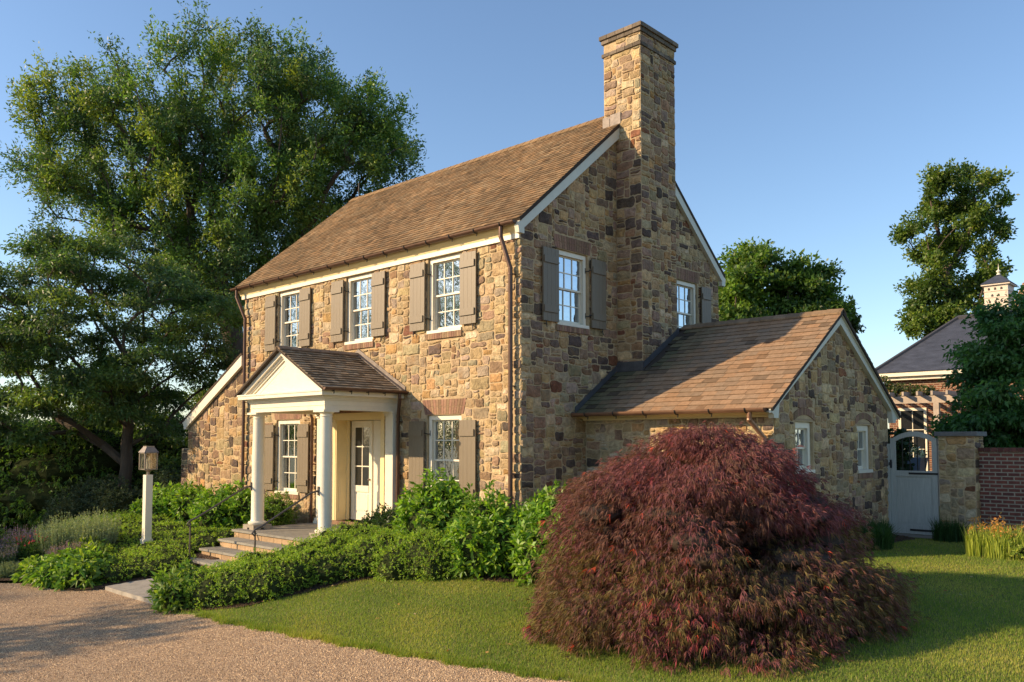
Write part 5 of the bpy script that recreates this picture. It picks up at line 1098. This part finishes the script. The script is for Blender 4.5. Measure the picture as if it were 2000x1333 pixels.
tree('understory_tree', 'sunlit bushy tree low behind the grey-green shrubs, left of the sloping side roof', (-20.5, 3.2), [(-4.5, -1.5), (-4.8, .8), (-3.6, 2.2), (-1.5, 2.4), (0, 1.9), (1.5, 2.1), (2.8, 1.2), (3.2, -.3), (2.8, -1.8)], 1.6, 80, .6, 42000, .13, .06, [(.07, .12, .025), (.10, .15, .03), (.05, .09, .025)], .12, 31, fork=.2)
tree('understory_tree', 'dark tree filling the gap behind the hemlocks at the far left', (-31, 2.5), [(-5, -2), (-5, 2.5), (-3, 3.6), (0, 3.2), (3, 3.0), (5, 2.2), (5.5, -2)], 1.8, 90, .75, 40000, .16, .07, OC, .16, 32, fork=.2)
rng = np.random.default_rng(77)
# trees that stand behind the photographer and shade the drive
RND = [(-3.2, 1), (-4, 3), (-3.6, 5.5), (-2.2, 7.3), (0, 8.2), (2.2, 7.5), (3.8, 5.6), (4, 3), (3, 1), (0, .4)]
for i, (bx, by, sc_, lb) in enumerate(((-12.0, -18.0, .7, 'tree beside the drive, left of the view, casting dappled shade on the gravel'), (-4.5, -19.5, .8, 'second tree beside the drive, nearer to the photographer'), (-50, -24, 2.3, 'large tree across the drive, mirrored in the upper left window'), (-40.5, -34, 2.2, 'large tree across the drive, mirrored in the upper right window'), (-31, -43, 2.1, 'large tree across the drive, mirrored in the lower windows'))):
    tree('shade_tree', lb, (bx, by), [(a*sc_, b*sc_-2) for a, b in RND], 3*sc_, int(55*sc_), .85*sc_, [4000, 4000, 45000, 45000, 45000][i], .26, .13, OC, .25, 20+i)
rng = np.random.default_rng(78)

# roses on the pergola, vine, irises, grass clumps
shrub('climbing_rose', 'climbing rose with pale peach blooms on top of the pergola', 'climbing rose', [(-.6+i*.37, 17.0+.2*(i % 2), 1.72-.035*i+(.22 if i < 3 else 0), .38, .5, .30-.02*i) for i in range(7)], 5200, .10, .05, [(.06, .10, .03), (.08, .12, .03), (.05, .08, .025), (.45, .30, .2)], whorl=6, nst=0, corefac=.5)
shrub('vine', 'dark vine growing beside the wing behind the gate', 'vine', [(3.62, 8.6, -1.3, .22, .3, .7), (3.66, 8.5, -.5, .22, .3, .55), (3.6, 8.5, -.05, .3, .3, .3)], 1600, .11, .07, [(.02, .045, .018), (.03, .06, .02)], whorl=6, nst=0, corefac=.6)
shrub('garden_flowers', 'yellow-green plants with pink flowers glimpsed right of the gate bars', 'flowers', [(4.35, 10.5, -1.2, .3, .3, .8), (4.5, 10.3, -1.5, .3, .3, .5)], 1300, .08, .04, [(.22, .28, .05), (.12, .2, .04), (.3, .1, .2)], whorl=6, nst=0, corefac=.5)
P, N, _ = blobpts([(2.8, 11.98, -.36, .3, .3, .2)], 500, floor=False)
leaves('flowers', P, unit(N+rdir(len(P))), .06, .05, np.where((rng.random(len(P)) < .6)[:, None], np.array([.7, .7, .66]), np.array([.07, .12, .04])), M_LEAF, pl, jit=1)
def bladeclump(name, label, cat, x, y, rx, ry, n, h, C, tip=None, wd_=.014, lean=.35, tips=0, group=None):
    t = thing(name, (x, y, gz(x, y)), label, cat, group)
    a = rng.uniform(0, 2*np.pi, n); r = np.sqrt(rng.random(n)); px = x+rx*r*np.cos(a)*.8; py = y+ry*r*np.sin(a)*.8; P = np.c_[px, py, zt(px, py)-.01]
    a2 = rng.uniform(0, 2*np.pi, n); ln = lean*rng.random(n)**.7; D1 = unit(np.c_[np.cos(a2)*ln*.5, np.sin(a2)*ln*.5, np.ones(n)]); D2 = unit(np.c_[np.cos(a2)*(ln*2.2), np.sin(a2)*(ln*2.2), np.ones(n)*.8]); H = h*rng.uniform(.6, 1.15, n)
    S = unit(np.c_[-np.sin(a2), np.cos(a2), np.zeros(n)]+rng.normal(0, .3, (n, 3)))*wd_/2; M = P+D1*(H*.6)[:, None]; T = M+D2*(H*.4)[:, None]
    V = np.stack([P-S, P+S, M+S, M-S, T, T+1e-4], 1).reshape(-1, 3); q = np.arange(n)[:, None]*6
    F = np.concatenate([q+np.array([0, 1, 2, 3]), q+np.array([3, 2, 4, 5])]); Cc = np.array(C)*rng.uniform(.7, 1.3, (n, 1)); np_mesh('blades', V, F, M_GRASS, t, C=np.vstack([Cc, Cc]))
    if tips:
        k = rng.integers(0, n, tips); B0 = P[k]+np.array([0, 0, 1])*h*rng.uniform(.8, 1.12, (tips, 1)); Q = np.repeat(B0, 9, 0)+rng.normal(0, 1, (tips*9, 3))*np.array([.012, .012, .05])
        leaves('flower_heads', Q, unit(rdir(len(Q))+np.array([0, 0, .4])), .045, .02, tip, M_LEAF, t, jit=1)
        S = np.array([[.004, 0, 0]]); V = np.stack([P[k]-S, P[k]+S, B0+S, B0-S], 1).reshape(-1, 3); np_mesh('stalks', V, np.arange(4*tips).reshape(tips, 4), M_GRASS, t, C=np.tile([.2, .26, .05], (tips, 1)))
    return t
bladeclump('iris_clump', 'upright yellow-green stalks with orange flower heads before the brick wall', 'flowers', 6.5, 4.55, .6, .35, 800, .55, (.34, .40, .07), (.62, .30, .08), tips=46, lean=.25)
bladeclump('iris_clump', 'dark green strappy leaves at the foot of the stone pier', 'perennial', 5.25, 6.35, .35, .3, 420, .48, (.04, .09, .025), lean=.45)
bladeclump('iris_clump', 'strappy green leaves beside the wing wall behind the red maple', 'perennial', 4.55, 4.3, .45, .5, 620, .52, (.045, .10, .025), lean=.6)
bladeclump('iris_clump', 'taller strappy leaves against the wing corner, left of the gate', 'perennial', 4.2, 5.6, .3, .5, 300, .45, (.05, .10, .03), lean=.5)
shrub('spirea_shrub', 'sunlit yellow-green fine-leaved mound at the right edge', 'shrub', [E(7.25, 5.2, -1.38, .55), E(6.9, 4.6, -1.6, .42), E(7.8, 5.2, -1.25, .6), E(7.3, 4.4, -1.6, .45)], 9000, .055, .022, [(.26, .33, .05), (.32, .38, .06), (.18, .26, .045)], whorl=8, nst=0)

# ------------------------------------------------------------ lawn grass and loose gravel
def inside_np(x, y, poly): return inpoly(x, y, poly)
LAWNP = EDGE[:-1]+[(20, -4.5), (20, 14), (5.9, 14), (5.9, 7.0), (4.6, 6.3)]+BED[::-1]
def sample(poly, n, bx, wfun):
    x = rng.uniform(bx[0], bx[1], n); y = rng.uniform(bx[2], bx[3], n); ok = inpoly(x, y, poly); x, y = x[ok], y[ok]
    ok = rng.random(len(x)) < wfun(x, y); return x[ok], y[ok]
dens = lambda x, y: np.clip((11/np.maximum(np.hypot(x-CAM.x, y-CAM.y), 1))**1.6, .12, 1)
vis = lambda x, y: ((x-CAM.x)*FV[0]+(y-CAM.y)*FV[1] > 5) & (np.abs((x-CAM.x)*RV[0]+(y-CAM.y)*RV[1]) < .72*((x-CAM.x)*FV[0]+(y-CAM.y)*FV[1]))
x, y = sample(LAWNP, 1150000, (-2.6, 13, -5.3, 8), lambda x, y: dens(x, y)*vis(x, y))
n = len(x); z = zt(x, y)+.015; th = rng.uniform(0, 2*np.pi, n); h = .034*rng.uniform(.6, 1.4, n); ed = np.zeros(n)
ex = np.array([e[0] for e in EDGE]); ey = np.array([e[1] for e in EDGE]); near = y < np.interp(x, ex, ey)+.06+.05*rng.random(n); h = np.where(near, h*1.7, h)
ln = rng.uniform(.1, .8, n); D = np.c_[np.cos(th)*ln, np.sin(th)*ln, np.ones(n)]; S = np.c_[-np.sin(th), np.cos(th), np.zeros(n)]*.0035
P = np.c_[x, y, z]; V = np.stack([P-S, P+S, P+D*h[:, None]], 1).reshape(-1, 3)
te = rng.uniform(-2, 8, 15000); x = np.r_[x, te]; ye = np.interp(te, ex, ey)+rng.normal(.0, .035, 15000)+.03*np.sin(te*7)+.02*np.sin(te*19); y = np.r_[y, ye]; n2 = len(x)-n; th = rng.uniform(0, 2*np.pi, n2); ln = rng.uniform(.2, 1.1, n2); h2 = rng.uniform(.03, .075, n2)
P2 = np.c_[te, ye, zt(te, ye)]; D2 = np.c_[np.cos(th)*ln, np.sin(th)*ln, np.ones(n2)]; S2 = np.c_[-np.sin(th), np.cos(th), np.zeros(n2)]*.004
V = np.vstack([V, np.stack([P2-S2, P2+S2, P2+D2*h2[:, None]], 1).reshape(-1, 3)]); n = len(x)
pt = np.sin(x*1.9+np.sin(y*1.3)*1.5)*np.sin(y*2.3+x*.7)+rng.normal(0, .6, n)
Cg = np.where((pt > .9)[:, None], np.array([.46, .43, .10]), np.where((pt > -.3)[:, None], np.array([.29, .355, .055]), np.array([.19, .28, .042])))*rng.uniform(.75, 1.25, (n, 1))
dry = rng.random(n) < .10; Cg = np.where(dry[:, None], np.array([.46, .37, .16]), Cg)
tag(np_mesh('grass', V, np.arange(3*n).reshape(n, 3), M_GRASS, C=Cg), 'short mown grass blades of the lawn', 'grass', kind='stuff')
GP = [(-12, -20), (-12, -8.8), (-7.9, -6.3), (-7.17, -5.75), (-6.3, -5.6), (-5.8, -4.9), (-5.0, -4.95), (-5.5, -5.1), (-3.0, -5.1), (-2.6, -5.2)]+EDGE[1:9]+[(7, -20)]
x, y = sample(GP, 420000, (-10, 6.5, -10, -4.3), lambda x, y: dens(x, y)*vis(x, y)*.8)
n = len(x); z = zt(x, y); r = rng.uniform(.0045, .0115, n); a = rng.uniform(0, 2*np.pi, n); ca, sa = np.cos(a), np.sin(a)
o4 = np.array([(1, 0, 0), (0, 1, 0), (-1, 0, 0), (0, -1, 0), (.2, .1, 1.1)])
Q = np.stack([np.c_[x+(ca*p[0]-sa*p[1])*r, y+(sa*p[0]+ca*p[1])*r*.8, z+p[2]*r*.9-.001] for p in o4], 1).reshape(-1, 3); q = np.arange(n)[:, None]*5
F = np.concatenate([q+np.array(f) for f in ((0, 1, 4), (1, 2, 4), (2, 3, 4), (3, 0, 4))])
GC = np.array([1.06, 1.0, 1.0])*np.array([(.54, .39, .22), (.36, .25, .14), (.70, .55, .34), (.17, .12, .075), (.44, .33, .20)])[rng.integers(0, 5, n)]*rng.uniform(.8, 1.2, (n, 1))
M_PEB = mat('pebble', (1, 1, 1), .9, .1, 50, attr=True, spec=.2)
tag(np_mesh('loose_gravel', Q, F, M_PEB, C=np.tile(GC, (4, 1))), 'loose pinkish tan gravel stones on the drive', 'gravel', kind='stuff')
# mulch chips
x, y = sample(BED+[(3.9, 6.9), (3.9, 1.8), (0, 1.8), (0, .1), (-3.4, .1), (-3.4, -5)], 60000, (-2.5, 5, -5, 7), lambda x, y: dens(x, y)*vis(x, y)*1.0)
n = len(x); P = np.c_[x, y, zt(x, y)+.05]
leaves('mulch_chips', P, unit(rdir(n)*np.array([1, 1, .35])), .05, .018, np.array([(.10, .06, .035), (.16, .10, .06), (.06, .04, .025)])[rng.integers(0, 3, n)], M_DULL, None, origin=(0, -1, -2.1), jit=.5)
tag(bpy.data.objects['mulch_chips'], 'loose bark chips on the planting bed', 'mulch', kind='stuff')

# fallen leaves
for nm, poly, n0, cols in (('fallen_leaves', LAWNP, 900, [(.35, .12, .05), (.45, .3, .1), (.5, .35, .2)]), ):
    x, y = sample(poly, n0, (-2.6, 10, -5.3, 8), lambda x, y: vis(x, y)*.25)
    n = len(x); P = np.c_[x, y, zt(x, y)+.05]
    tag(leaves(nm, P, unit(rdir(n)*np.array([1, 1, .2])), .06, .035, np.array(cols)[rng.integers(0, 3, n)], M_DULL, None, origin=(2, -2, -2.2), jit=.3), 'few dry fallen leaves scattered on the lawn', 'fallen leaves', kind='stuff')
